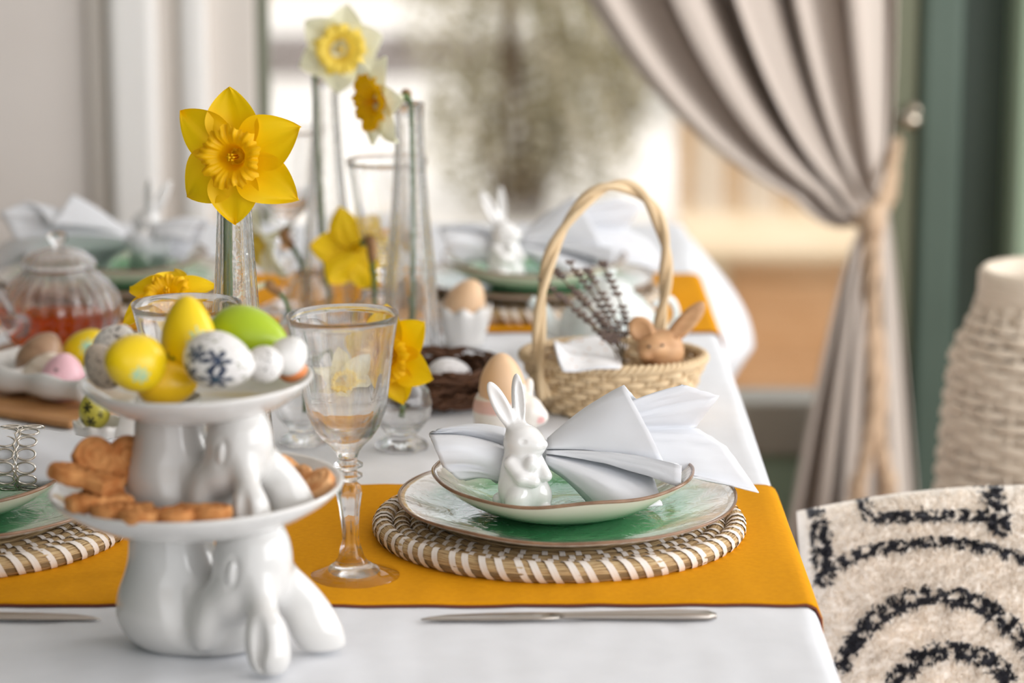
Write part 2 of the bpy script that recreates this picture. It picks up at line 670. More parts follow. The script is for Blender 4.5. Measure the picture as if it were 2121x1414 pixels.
dpart('door_jamb', wx(1838), wx(1896), -0.02, 0.12, 0, 2.6, M['green_olive'])
leaf = dpart('door_leaf', wx(1894), wx(2135), 0.03, 0.09, 0, 2.6, M['green'])
dpart('door_stile', wx(1896), wx(1985), -0.035, 0.04, 0, 2.6, M['green'], 0.012)
dpart('door_stile', wx(2082), wx(2200), -0.10, 0.04, 0, 2.6, M['green_light'], 0.02)
hp = px_at(1872, 236, BW) - Vector((0, BW, 0))
hd = obj('door_handle', tube('door_handle', [(hp.x - 0.014, -0.075, hp.z), (hp.x + 0.004, -0.078, hp.z), (hp.x + 0.012, -0.06, hp.z), (hp.x + 0.014, -0.015, hp.z)], [0.012, 0.013, 0.012, 0.008], 12), M['brass'], d1)
obj('rose_plate', lathe('rose_plate', [(0, 0), (0.02, 0), (0.02, 0.006), (0, 0.006)], 24), M['brass'], d1, loc=(hp.x + 0.014, -0.022, hp.z), rot=(PI / 2, 0, 0))
wr = struct(obj('wall_right', box('wall_right', (wx(2200), BW - 0.02, 0), (3.4, BW + 0.2, 2.6)), M['green']))

# ------------------------------------------------------------------ the garden
gd = struct(obj('floor_terrace', box('floor_terrace', (-8, BW + 0.12, -0.08), (8, 30, -0.005)), M['paving']))
M['timber_dark'] = plain('dark_timber', rgb(112, 100, 96), 0.9, var=(8, rgb(96, 84, 80)))
M['timber_tan'] = plain('tan_timber', rgb(196, 164, 126), 0.8, var=(5, rgb(178, 146, 110)), cscale=(6, 6, 1))
M['timber_pale'] = plain('bleached_timber', rgb(216, 202, 184), 0.8, var=(5, rgb(202, 186, 166)), cscale=(6, 6, 1))
M['ply'] = plain('orange_plywood', rgb(234, 186, 142), 0.75, var=(4, rgb(212, 156, 106)), cscale=(1, 1, 6))
M['ply_light'] = plain('light_planed_wood', rgb(226, 204, 172), 0.75, var=(5, rgb(216, 190, 154)))
tag(obj('sleeper_beam', box('sleeper_beam', (-3.2, 12.4, 0.0), (0.4, 12.7, 0.15), 0.01), M['timber_dark']), 'dark weathered timber sleeper lying across the far paving', 'beam')
tag(obj('garden_step', box('garden_step', (-4, 16.5, 0.0), (4, 17.2, 0.12), 0.01), M['timber_pale']), 'pale garden step behind the dark timber sleeper', 'step')
tag(obj('garden_bench', box('garden_bench', (-2.2, 19.6, 0.0), (0.2, 20.2, 0.4), 0.02), M['timber_dark']), 'low dark block at the far end of the garden', 'bench')

# timber fence boards behind the crate
fe = thing('garden_fence', 'low tan and pale board fence behind the wooden crate', 'fence', (0, 8.0, 0))
for i, (a, b, m) in enumerate([(1402, 1436, 'timber_tan'), (1438, 1494, 'timber_pale'), (1497, 1540, 'timber_tan'), (1543, 1598, 'timber_pale'), (1602, 1652, 'timber_tan'), (1656, 1712, 'timber_pale'), (1716, 1770, 'timber_tan')]):
    x0, x1 = px_at(a, 400, 8.0).x, px_at(b, 400, 8.0).x
    obj('fence_board', box('fence_board', (x0, -0.012 + 0.01 * (i % 2), 0.0), (x1, 0.012 + 0.01 * (i % 2), 0.92 + 0.02 * (i % 3)), 0.003), M[m], fe)
obj('fence_rail', box('fence_rail', (px_at(1402, 400, 8).x, 0.022, 0.25), (px_at(1770, 400, 8).x, 0.05, 0.33), 0.003), M['timber_tan'], fe)

# wooden crate
X0, X1 = px_at(1450, 700, 6.0).x, px_at(1790, 700, 6.0).x
cr = thing('wooden_crate', 'orange brown wooden crate with a pale lid on the terrace', 'crate', ((X0 + X1) / 2, 6.0, 0))
W2 = (X1 - X0) / 2
for k in range(3):
    obj('front_plank', box('front_plank', (-W2, 0, 0.012 + 0.104 * k), (W2, 0.018, 0.012 + 0.104 * k + 0.101), 0.002), M['ply'], cr)
for sx in (-1, 1):
    obj('side_panel', box('side_panel', (sx * W2 - 0.01, 0.018, 0.01), (sx * W2 + 0.01, 0.5, 0.324), 0.002), M['ply'], cr)
obj('corner_post', box('corner_post', (-W2 - 0.004, -0.016, 0), (-W2 + 0.06, 0.0, 0.324), 0.002), M['ply_light'], cr)
obj('lid', box('lid', (-W2 - 0.02, -0.03, 0.324), (W2 + 0.02, 0.52, 0.345), 0.004), M['ply_light'], cr)
obj('back_panel', box('back_panel', (-W2, 0.49, 0.01), (W2, 0.51, 0.324), 0.002), M['ply'], cr)

# shrub
M['leaf'] = plain('olive_leaf', rgb(126, 117, 92), 0.55, 0.4, var=(9, rgb(158, 147, 120)), transl=(0.3, rgb(150, 148, 96)))
M['leaf_highlight'] = plain('highlight_leaf', rgb(224, 214, 194), 0.5, 0.4, transl=(0.3, rgb(190, 186, 150)))  # bright highlights among the foliage, put into the leaf colour
M['bark'] = plain('brown_bark', rgb(104, 86, 68), 0.9, var=(20, rgb(80, 64, 50)))


def leaf_cloud(name, blobs, n, size, seed):
    rnd = random.Random(seed)
    V, F = [], []
    for i in range(n):
        c, r = blobs[rnd.randrange(len(blobs))]
        while True:
            p = Vector((rnd.uniform(-1, 1), rnd.uniform(-1, 1), rnd.uniform(-1, 1)))
            if 0.15 < p.length < 1:
                break
        p = Vector((c[0] + p.x * r[0], c[1] + p.y * r[1], c[2] + p.z * r[2]))
        if p.z < 0.01:
            continue
        s = size * rnd.uniform(0.6, 1.4)
        e = Euler((rnd.uniform(0, PI), rnd.uniform(0, PI), rnd.uniform(0, 2 * PI))).to_matrix()
        b = len(V)
        for q in ((0, -1, 0), (0.42, -0.3, 0.05), (0.36, 0.4, 0.08), (0, 1, -0.1), (-0.36, 0.4, 0.08), (-0.42, -0.3, 0.05)):
            V.append(p + e @ (Vector(q) * s))
        F += [(b, b + 1, b + 2, b + 3), (b, b + 3, b + 4, b + 5)]
    return mesh(name, V, F, smooth=False)


def shrub(label, loc, blobs, n, n2, size, seed):
    t = thing('garden_shrub', label, 'shrub', loc, group=None)
    rnd = random.Random(seed)
    lf = obj('foliage', leaf_cloud('foliage', blobs, n, size, seed), M['leaf'], t)
    lf['kind'] = 'stuff'
    lf = obj('highlight_foliage', leaf_cloud('highlight_foliage', blobs, n2, size, seed + 1), M['leaf_highlight'], t)
    lf['kind'] = 'stuff'
    for k in range(7):
        a = 2 * PI * k / 7
        c, r = blobs[k % len(blobs)]
        pts = spline([(0.05 * math.cos(a), 0.05 * math.sin(a), 0), (0.12 * math.cos(a) + c[0] * 0.4, 0.12 * math.sin(a), 0.3), (c[0] + 0.1 * math.cos(a), c[1] + 0.1 * math.sin(a), c[2] + 0.1)], 4)
        obj('branch', tube('branch', pts, [0.022 - 0.0015 * i for i in range(len(pts))], 6), M['bark'], t)
    return t


shrub('large olive green shrub growing on the terrace behind the window', (px_at(1075, 430, 8.6).x, 8.6, 0),
      [((0, 0, 0.55), (0.36, 0.3, 0.4)), ((-0.14, 0.05, 0.75), (0.28, 0.3, 0.4)), ((0.2, -0.05, 0.35), (0.2, 0.22, 0.3)), ((-0.05, 0, 0.25), (0.26, 0.25, 0.25)), ((0.1, 0, 0.85), (0.36, 0.3, 0.3))], 2300, 900, 0.022, 11)
shrub('smaller green shrub further back beside the curtain edge', (px_at(1290, 200, 11.0).x, 11.0, 0),
      [((0, 0, 0.4), (0.4, 0.3, 0.4)), ((0.3, 0.1, 0.5), (0.4, 0.3, 0.45))], 1800, 700, 0.022, 23)

# ------------------------------------------------------------------ curtain
CY = 4.34


def lerp_key(keys, t):
    for (t0, a), (t1, b) in zip(keys[:-1], keys[1:]):
        if t <= t1:
            k = (t - t0) / (t1 - t0)
            return a + (b - a) * k
    return keys[-1][1]


def curtain_point(u, v):
    """u across the folds (0 inner edge .. 1 wall edge), v 0 top .. 1 bottom; tie at v = .6"""
    tie = np.array([1812 + 26 * (u - 0.5), 452 - 40 * u])
    if v <= 0.6:
        t = v / 0.6
        top = np.array([1060 + 770 * u ** 0.82, -330.0])
        # hanging curve from the rail to the tie
        mid1 = np.array([1120 + 735 * u ** 0.8, -60 + 20 * u])
        mid2 = np.array([1400 + 440 * u ** 0.75, 400 - 60 * u - 40 * u * u])
        q = (1 - t) ** 3 * top + 3 * (1 - t) ** 2 * t * mid1 + 3 * (1 - t) * t * t * mid2 + t ** 3 * tie
        if t > 0.85:
            q[1] += 30 * (1 - u) * math.sin((t - 0.85) / 0.15 * PI)
        w = (1 - t) ** 0.6 if t < 1 else 0.0
    else:
        t = (v - 0.6) / 0.4
        e = t ** 0.55
        bot = np.array([1570 + 345 * u, 1400.0])
        q = np.array([tie[0] + (bot[0] - tie[0]) * (0.55 * e + 0.45 * t), tie[1] + (bot[1] - tie[1]) * t])
        w = min(1.0, 0.25 + 0.75 * t) if t > 0 else 0
        w *= 0.75
    p = px_at(q[0], q[1], CY)
    ph = 2 * PI * 5.0 * u + 0.9
    amp = 0.012 + 0.10 * w
    off = amp * (2.0 * abs(math.sin(0.5 * ph + 0.25 * math.sin(1.7 * ph))) ** 0.75 - 1.0)
    return (p.x + 0.25 * amp * math.cos(ph), CY - off, p.z)


cu = thing('curtain', 'taupe curtain gathered to the right by a tan rope tie', 'curtain', (0, 0, 0))
cm = obj('curtain_fabric', grid('curtain_fabric', curtain_point, 150, 90), M['curtain'], cu)
solid(cm, 0.003)
tb = thing('curtain_tieback', 'tan rope tieback with long tassel knotted around the curtain', 'tieback', (0, 0, 0))


def pxl(lst):
    return [tuple(px_at(a, b, c)) for a, b, c in lst]


def rope(name, pts, r, parent, n=6, m=None):
    pts = spline(pts, n)
    V, F, U = [], [], []
    dat = []
    for s in range(3):
        q = []
        for i, p in enumerate(pts):
            d = pts[min(i + 1, len(pts) - 1)] - pts[max(i - 1, 0)]
            d = d / np.linalg.norm(d)
            a = np.cross(d, np.array([0.13, 0.9, 0.2]))
            a /= np.linalg.norm(a)
            b = np.cross(d, a)
            ang = i * 0.7 + s * 2 * PI / 3
            q.append(p + r * 0.55 * (math.cos(ang) * a + math.sin(ang) * b))
        dat.append(tube_data(q, r * 0.62, 6))
    return obj(name, mesh(name, *join_data(dat)[:2], uvs=join_data(dat)[2]), m or M['rope'], parent)


rope('rope_loop', pxl([(1858, 292, 4.44), (1850, 340, 4.3), (1832, 400, 4.24), (1808, 452, 4.225), (1782, 462, 4.26), (1775, 452, 4.36)]), 0.009, tb)
rope('rope_loop', pxl([(1858, 292, 4.46), (1852, 330, 4.44), (1848, 400, 4.42), (1830, 440, 4.36)]), 0.008, tb)
rope('rope_tail', pxl([(1806, 452, 4.225), (1800, 520, 4.215), (1806, 640, 4.21), (1822, 780, 4.21), (1818, 900, 4.2), (1836, 990, 4.2)]), 0.012, tb)
rope('rope_tail', pxl([(1812, 455, 4.225), (1812, 560, 4.20), (1806, 700, 4.20), (1812, 820, 4.19), (1796, 930, 4.19), (1780, 1000, 4.19)]), 0.010, tb)
kp = px_at(1808, 456, 4.215)
obj('knot', lathe('knot', [(0, -0.03), (0.016, -0.024), (0.02, 0), (0.016, 0.02), (0, 0.028)], 16), M['rope'], tb, loc=kp)
for (a, b) in ((1840, 1000), (1776, 1010)):
    tp = px_at(a, b, 4.195)
    dat = []
    for k in range(26):
        an = 2.4 * k
        rr = 0.022 * math.sqrt(k / 26)
        dat.append(tube_data([(rr * 0.4 * math.cos(an), rr * 0.4 * math.sin(an), 0), (rr * math.cos(an), rr * math.sin(an), -0.05), (1.2 * rr * math.cos(an), 1.2 * rr * math.sin(an), -0.14)], 0.0028, 5))
    j = join_data(dat)
    o = obj('tassel', mesh('tassel', j[0], j[1], uvs=j[2]), M['rope'], tb, loc=tp)
    o['kind'] = 'stuff'
    obj('tassel_head', lathe('tassel_head', [(0, 0.02), (0.012, 0.016), (0.015, 0.0), (0.012, -0.012), (0, -0.014)], 12), M['rope'], o)

# ------------------------------------------------------------------ table and linens
TX0, TX1, TY0, TY1 = -0.655, 0.2226, 1.62, 3.90
M['table_wood'] = plain('oak_table', rgb(180, 140, 100), 0.5, var=(6, rgb(160, 120, 84)))
tb_ = thing('dining_table', 'long dining table hidden under the white tablecloth', 'table', ((TX0 + TX1) / 2, (TY0 + TY1) / 2, 0))
hw, hl = (TX1 - TX0) / 2 - 0.006, (TY1 - TY0) / 2 - 0.006
obj('tabletop', box('tabletop', (-hw, -hl, T - 0.035), (hw, hl, T - 0.004), 0.004), M['table_wood'], tb_)
for sx in (-1, 1):
    for sy in (-1, 1):
        x, y = sx * (hw - 0.06), sy * (hl - 0.08)
        obj('leg', box('leg', (x - 0.03, y - 0.03, 0), (x + 0.03, y + 0.03, T - 0.035), 0.004), M['table_wood'], tb_)

DROP = 0.26
RC = 0.012


def over(s, lo, hi):
    """arc length coordinate -> (position clamped to the edge, overhang)"""
    if s < lo:
        return lo, lo - s, -1
    if s > hi:
        return hi, s - hi, 1
    return s, 0.0, 0


def bend(d):
    """overhang d -> (outward, downward) with a rounded edge"""
    a = d / RC
    if a < PI / 2:
        return RC * math.sin(a), RC * (1 - math.cos(a))
    return RC, RC + (d - RC * PI / 2)


def cloth_xyz(sx, sy, lift=0.0, drop_wave=True):
    x, dx, gx = over(sx, TX0, TX1)
    y, dy, gy = over(sy, TY0, TY1)
    ox, zx = bend(dx)
    oy, zy = bend(dy)
    z = -max(zx, zy)
    fl_ = 0.03 * max(0.0, dx) + 0.25 * min(dx, dy)
    gl_ = 0.07 * max(0.0, dy) + 0.25 * min(dx, dy)
    if drop_wave:
        fl_ += 0.02 * dx * (1 + math.sin(9 * sy + 1.3))
        gl_ += 0.05 * dy * (1 + math.sin(11 * sx))
    # the far right corner springs out in a stiff fold
    if dx > 0 and gx > 0:
        k = math.exp(-((sy - 3.76) / 0.12) ** 2)
        s = min(dx / DROP, 1.0)
        fl_ += k * 0.085 * math.sin(PI * min(1.0, s * 1.55) * 0.5) * (1 if s < 0.65 else max(0.0, 1 - (s - 0.65) * 2.0))
        z += k * 0.03 * s
    nz = 0.0
    if dx == 0 and dy == 0:
        nz = 0.0016 * fbm(sx, sy, 1.0, 6.0) + 0.0009 * fbm(sx * 2.2, sy * 0.8, 4.0, 17.0)
    return (x + gx * (ox + fl_) + gx * lift * (1 if dx > 0 else 0), y + gy * (oy + gl_), T + z + nz + (lift if dx < RC else lift * 0.3))


def cloth_fn(u, v):
    sx = TX0 - DROP + u * (TX1 - TX0 + 2 * DROP)
    sy = TY0 - DROP + v * (TY1 - TY0 + 2 * DROP)
    return cloth_xyz(sx, sy)


tc = obj('tablecloth', grid('tablecloth', cloth_fn, 230, 420), M['linen'])
tag(tc, 'white linen tablecloth spread over the long table', 'tablecloth')


def runner(y0, y1, label):
    r = thing('table_runner', label, 'table runner', (0, (y0 + y1) / 2, T), group='ochre runners across the table')
    c = Vector((0, (y0 + y1) / 2, T))
    EX = 0.072

    def fn(u, v):
        sx = TX0 - EX + u * (TX1 - TX0 + 2 * EX)
        sy = y0 + v * (y1 - y0)
        w = 0.0025 * fbm(sx, v, 2.0, 3.0) * (1 if v < 0.02 or v > 0.98 else 0.2)
        return Vector(cloth_xyz(sx, sy + w, 0.0022 + 0.0004 * fbm(sx, sy, 0, 12), True)) - c
    o = obj('runner_cloth', grid('runner_cloth', fn, 260, 40), M['ochre'], r)
    solid(o, 0.0012, 1)
    pts = []
    for i in range(131):
        p = fn(i / 130, 0.0)
        pts.append((p.x, p.y - 0.0006, p.z - 0.0006))
    obj('hem_edge', tube('hem_edge', pts, 0.0011, 5), M['ochre_thread'], r)
    pts = []
    for i in range(131):
        p = fn(i / 130, 1.0)
        pts.append((p.x, p.y + 0.0006, p.z - 0.0006))
    obj('hem_edge', tube('hem_edge', pts, 0.0011, 5), M['ochre_thread'], r)
    return r


YN0, YN1 = px_table(1000, 1256).y, px_table(800, 1011).y
YF0, YF1 = px_table(1470, 690).y, px_table(1430, 571).y
runner(YN0, YN1, 'ochre table runner nearest the camera under the sharp place setting')
runner(YF0, YF1, 'ochre table runner at the far end behind the wicker basket')

# ------------------------------------------------------------------ place settings
def copy_tree(o, parent=None, skip=()):
    c = o.copy()
    COL.objects.link(c)
    c.parent = parent
    for ch in list(o.children):
        if ch.name.split('.')[0] not in skip:
            copy_tree(ch, c, skip)
    return c


def relabel(o, label):
    o['label'] = label
    return o


MAT_H = 0.0165
# --- seagrass mat: concentric coils bound with white raffia
RINGS = [(0.1475, 0.0085, 66), (0.1318, 0.0072, 62), (0.1182, 0.0068, 54), (0.1052, 0.0066, 44), (0.0925, 0.0066, 0), (0.0795, 0.0066, 0), (0.066, 0.0066, 0), (0.053, 0.0066, 0), (0.040, 0.0066, 0), (0.027, 0.0066, 0), (0.013, 0.0072, 0)]


def ring_mesh(R, r):
    V, F, U = [], [], []
    n, k = 120, 10
    for i in range(n):
        a = 2 * PI * i / n
        w = 1 + 0.05 * math.sin(17 * a + R * 900) + 0.03 * math.sin(41 * a)
        for j in range(k):
            b = 2 * PI * j / k
            rr = R + r * w * math.cos(b)
            V.append((rr * math.cos(a), rr * math.sin(a), r + r * w * 0.98 * math.sin(b)))
            U.append((a * R, b * r))
    for i in range(n):
        for j in range(k):
            F.append((i * k + j, ((i + 1) % n) * k + j, ((i + 1) % n) * k + (j + 1) % k, i * k + (j + 1) % k))
    return mesh('straw_coil', V, F, uvs=U)


def wrap_mesh(R, r, outer):
    V, F, U = [], [], []
    n = 9
    w = 0.0060 if outer else 0.0046
    b0, b1 = (-0.45 * PI, 0.98 * PI) if outer else (0.02 * PI, 0.98 * PI)
    sl = 0.019 if outer else 0.002
    rr = r * 1.075
    for i in range(n):
        t = i / (n - 1)
        b = b0 + (b1 - b0) * t
        for s in (0, 1):
            a = ((t - 0.5) * -sl + (s - 0.5) * w) / R
            q = R + rr * math.cos(b)
            V.append((q * math.cos(a), q * math.sin(a), r + rr * math.sin(b)))
            U.append((s * w, t * 0.02))
    for i in range(n - 1):
        F.append((2 * i, 2 * i + 2, 2 * i + 3, 2 * i + 1))
    return mesh('wrap_strip', V, F, uvs=U)


def make_mat():
    t = thing('place_mat', '', 'place mat', group='round seagrass place mats')
    rnd = random.Random(3)
    for i, (R, r, n) in enumerate(RINGS):
        obj('straw_coil', ring_mesh(R, r), M['straw'], t)
        if n:
            wm = wrap_mesh(R, r, i == 0)
            wm.materials.append(M['wrap'])
            for k in range(n):
                o = obj('wrap_strip', wm, None, t)
                o.rotation_euler = (0, 0, 2 * PI * (k + rnd.uniform(-0.2, 0.2)) / n)
                if rnd.random() < 0.35:
                    o.scale = (1, 1, 1 + rnd.uniform(-0.01, 0.015))
    return t


def glaze_mat(name, r0, r1, bump_s=32, use_z=False):
    m, nt, b = _new(name)
    tc_ = nt.nodes.new('ShaderNodeTexCoord')
    vec = tc_.outputs['Object']
    if use_z:
        sep = nt.nodes.new('ShaderNodeSeparateXYZ')
        nt.links.new(vec, sep.inputs[0])
        base = sep.outputs[2]
    else:
        mul = nt.nodes.new('ShaderNodeVectorMath')
        mul.operation = 'MULTIPLY'
        mul.inputs[1].default_value = (1, 1, 0)
        nt.links.new(vec, mul.inputs[0])
        ln = nt.nodes.new('ShaderNodeVectorMath')
        ln.operation = 'LENGTH'
        nt.links.new(mul.outputs[0], ln.inputs[0])
        base = ln.outputs['Value']
    nz = noise_node(nt, vec, 26, 4, 1.2)
    ma = nt.nodes.new('ShaderNodeMath')
    ma.operation = 'MULTIPLY_ADD'
    ma.inputs[1].default_value = (r1 - r0) * 0.9
    nt.links.new(nz, ma.inputs[0])
    nt.links.new(base, ma.inputs[2])
    mr = nt.nodes.new('ShaderNodeMapRange')
    mr.inputs['From Min'].default_value = r0 + (r1 - r0) * 0.45
    mr.inputs['From Max'].default_value = r1 + (r1 - r0) * 0.45
    nt.links.new(ma.outputs[0], mr.inputs['Value'])
    if use_z:
        st = [(0.0, rgb(150, 190, 156)), (0.45, rgb(206, 214, 196)), (1.0, rgb(236, 228, 216))]
    else:
        st = [(0.0, rgb(60, 148, 92)), (0.35, rgb(96, 172, 118)), (0.62, rgb(178, 206, 176)), (1.0, rgb(236, 228, 218))]
    nt.links.new(ramp(nt, mr.outputs[0], st), b.inputs['Base Color'])
    _inp(b, 'Roughness', 0.08)
    _inp(b, 'Coat Weight', 0.6)
    _inp(b, 'Coat Roughness', 0.03)
    if bump_s:
        add_bump(nt, b, noise_node(nt, vec, bump_s, 2, 2.2), 0.35, 0.004)
    return m


M['plate_in'] = glaze_mat('green_to_cream_plate_glaze', 0.075, 0.132, 34)
M['plate_out'] = plain('cream_plate_glaze', rgb(238, 230, 220), 0.15, 0.5, coat=0.4, bump=(30, 0.25, 0.003))
M['bowl_in'] = glaze_mat('green_to_cream_bowl_glaze', 0.045, 0.10, 34)
M['bowl_out'] = glaze_mat('cream_to_green_bowl_glaze', -0.004, 0.013, 0, True)


def wob(amp, ph, zamp, R):
    def f(r, z, a):
        k = (r / R) ** 3
        return (r * (1 + k * amp * (math.sin(3 * a + ph) + 0.6 * math.sin(5 * a + 2 * ph) + 0.35 * math.sin(9 * a))),
                z + k * zamp * (math.sin(2 * a + ph) + 0.5 * math.sin(5 * a + ph) + 0.25 * math.sin(8 * a)))
    return f


def rim_tube(name, R, z, r, w, parent, m, flat=None):
    pts = []
    for k in range(120):
        a = 2 * PI * k / 120
        rr, zz = w(R, z, a)
        pts.append((rr * math.cos(a), rr * math.sin(a), zz))
    return obj(name, tube(name, pts, r, 6, closed=True, flat=flat), m, parent)


def make_plate():
    t = thing('dinner_plate', '', 'plate', group='green glazed dinner plates')
    w = wob(0.006, 0.7, 0.0012, 0.1415)
    obj('underside', lathe('underside', [(0, 0.0), (0.082, 0.0), (0.086, 0.0015), (0.118, 0.007), (0.136, 0.0125), (0.1415, 0.0155)], 120, w), M['plate_out'], t)
    o = obj('glazed_well', lathe('glazed_well', [(0.1415, 0.0155), (0.1395, 0.0168), (0.134, 0.0152), (0.118, 0.0105), (0.098, 0.006), (0.088, 0.0052), (0.05, 0.005), (0, 0.005)], 120, w), M['plate_in'], t)
    rim_tube('rim_band', 0.1408, 0.0166, 0.0013, w, t, M['rim_brown'])
    return t


def make_bowl():
    t = thing('soup_bowl', '', 'bowl', group='green glazed bowls')
    w = wob(0.010, 2.4, 0.0022, 0.109)
    obj('outside', lathe('outside', [(0, 0.0), (0.050, 0.0), (0.054, 0.002), (0.074, 0.0085), (0.092, 0.018), (0.104, 0.0265), (0.109, 0.0315)], 110, w), M['bowl_out'], t)
    obj('glazed_inside', lathe('glazed_inside', [(0.109, 0.0315), (0.1072, 0.033), (0.102, 0.029), (0.088, 0.0195), (0.07, 0.0115), (0.05, 0.0065), (0.02, 0.005), (0, 0.005)], 110, w), M['bowl_in'], t)
    rim_tube('rim_band', 0.1083, 0.0328, 0.0016, w, t, M['rim_brown'])
    return t


def make_rabbit():
    t = thing('rabbit_napkin_holder', '', 'figurine', group='white porcelain rabbit napkin holders')
    f = Field((-0.036, -0.03, -0.002), (0.03, 0.026, 0.118), 0.00085)
    f.add(f.ell((-0.001, 0.002, 0.020), (0.0205, 0.0185, 0.025)))
    f.add(f.ell((-0.001, 0.001, 0.042), (0.0165, 0.0155, 0.021)), 0.010)
    f.add(f.ell((-0.0005, 0.0, 0.0605), (0.0165, 0.0150, 0.0145)), 0.005)
    f.add(f.ell((0.010, -0.006, 0.0585), (0.0085, 0.0085, 0.0075)), 0.006)
    f.add(f.ell((0.0165, -0.009, 0.0600), (0.0030, 0.0032, 0.0032)), 0.002)
    f.sub(f.cap((0.008, -0.0165, 0.0545), (0.017, -0.0125, 0.0555), 0.0009, 0.0009), 0.002)
    f.sub(f.ell((-0.001, -0.0158, 0.064), (0.0032, 0.002, 0.0024)), 0.002)
    # ears
    f.add(f.ell((-0.0185, 0.002, 0.0895), (0.0070, 0.0040, 0.0235), (0, -27, 14)), 0.006)
    f.add(f.ell((-0.0045, 0.0095, 0.0925), (0.0065, 0.0040, 0.0225), (-4, -9, -38)), 0.006)
    f.sub(f.ell((-0.0190, -0.0022, 0.0915), (0.0042, 0.0028, 0.0185), (0, -27, 14)), 0.002)
    f.sub(f.ell((-0.0030, 0.0060, 0.0945), (0.0036, 0.0022, 0.0165), (-4, -9, -38)), 0.002)
    # arms, paws, thighs, feet, tail
    f.add(f.cap((-0.0115, -0.0115, 0.0445), (-0.002, -0.0175, 0.0335), 0.0050, 0.0052), 0.004)
    f.add(f.cap((-0.002, -0.0175, 0.0335), (0.0085, -0.0175, 0.0305), 0.0052, 0.0050), 0.003)
    f.add(f.cap((0.013, -0.004, 0.044), (0.0185, -0.0095, 0.0335), 0.0042, 0.0048), 0.003)
    f.add(f.ell((0.006, -0.0145, 0.0445), (0.0055, 0.005, 0.0065)), 0.004)
    f.add(f.ell((-0.0055, -0.0125, 0.0130), (0.0100, 0.0090, 0.0130), (0, 12, 0)), 0.003)
    f.add(f.ell((-0.001, -0.0205, 0.0042), (0.0080, 0.0070, 0.0045)), 0.003)
    f.add(f.ell((0.0185, -0.011, 0.0045), (0.0070, 0.0065, 0.0050)), 0.003)
    f.add(f.ell((0.0150, -0.002, 0.0140), (0.0085, 0.0100, 0.0120)), 0.004)
    f.add(f.ell((-0.0205, 0.004, 0.0105), (0.0055, 0.0055, 0.0055)), 0.002)
    f.cut_below(0.0, 0.001)
    obj('rabbit_body', f.mesh('rabbit_body'), M['ceramic_shiny'], t)
    pts = [(-0.0005 + 0.0 * a, 0.030 + 0.017 * math.cos(a), 0.036 + 0.019 * math.sin(a)) for a in [2 * PI * k / 40 for k in range(40)]]
    obj('napkin_ring', tube('napkin_ring', pts, 0.003, 8, closed=True, flat=(1, 2.2)), M['ceramic_shiny'], t)
    return t


SET_N = Vector((0.0394, 2.300, T + 0.0028))   # near right place setting, mat centre


def ruled(name, spans, sub=9, nv=14, seed=0):
    """spans: list of (ring point, rim point, bulge) in local metres"""
    cols = []
    for i in range(len(spans) - 1):
        r0, m0, b0 = spans[i]
        r1, m1, _ = spans[i + 1]
        for k in range(sub + (1 if i == len(spans) - 2 else 0)):
            t = k / sub
            te = t
            cols.append((r0 + (r1 - r0) * te, m0 + (m1 - m0) * te, b0 * math.sin(PI * t), i + t))
    V, F, U = [], [], []
    for ci, (r, m_, b, s) in enumerate(cols):
        for j in range(nv + 1):
            v = j / nv
            p = r + (m_ - r) * v
            k = math.sin(min(1.0, v * 1.2) * PI / 2)
            p = p + Vector((0, -b * k, 0.35 * b * k))
            p.z += 0.004 * math.sin(PI * v) + 0.0012 * k * fbm(p.x, p.z, s, 45)
            p.y += 0.0022 * k * fbm(p.x, p.z + 3, s, 38)
            V.append(p)
            U.append((s, v))
    n = nv + 1
    for i in range(len(cols) - 1):
        for j in range(nv):
            F.append((i * n + j, (i + 1) * n + j, (i + 1) * n + j + 1, i * n + j + 1))
    return mesh(name, V, F, uvs=U)


def L(px, py, Y):
    return px_at(px, py, Y) - SET_N


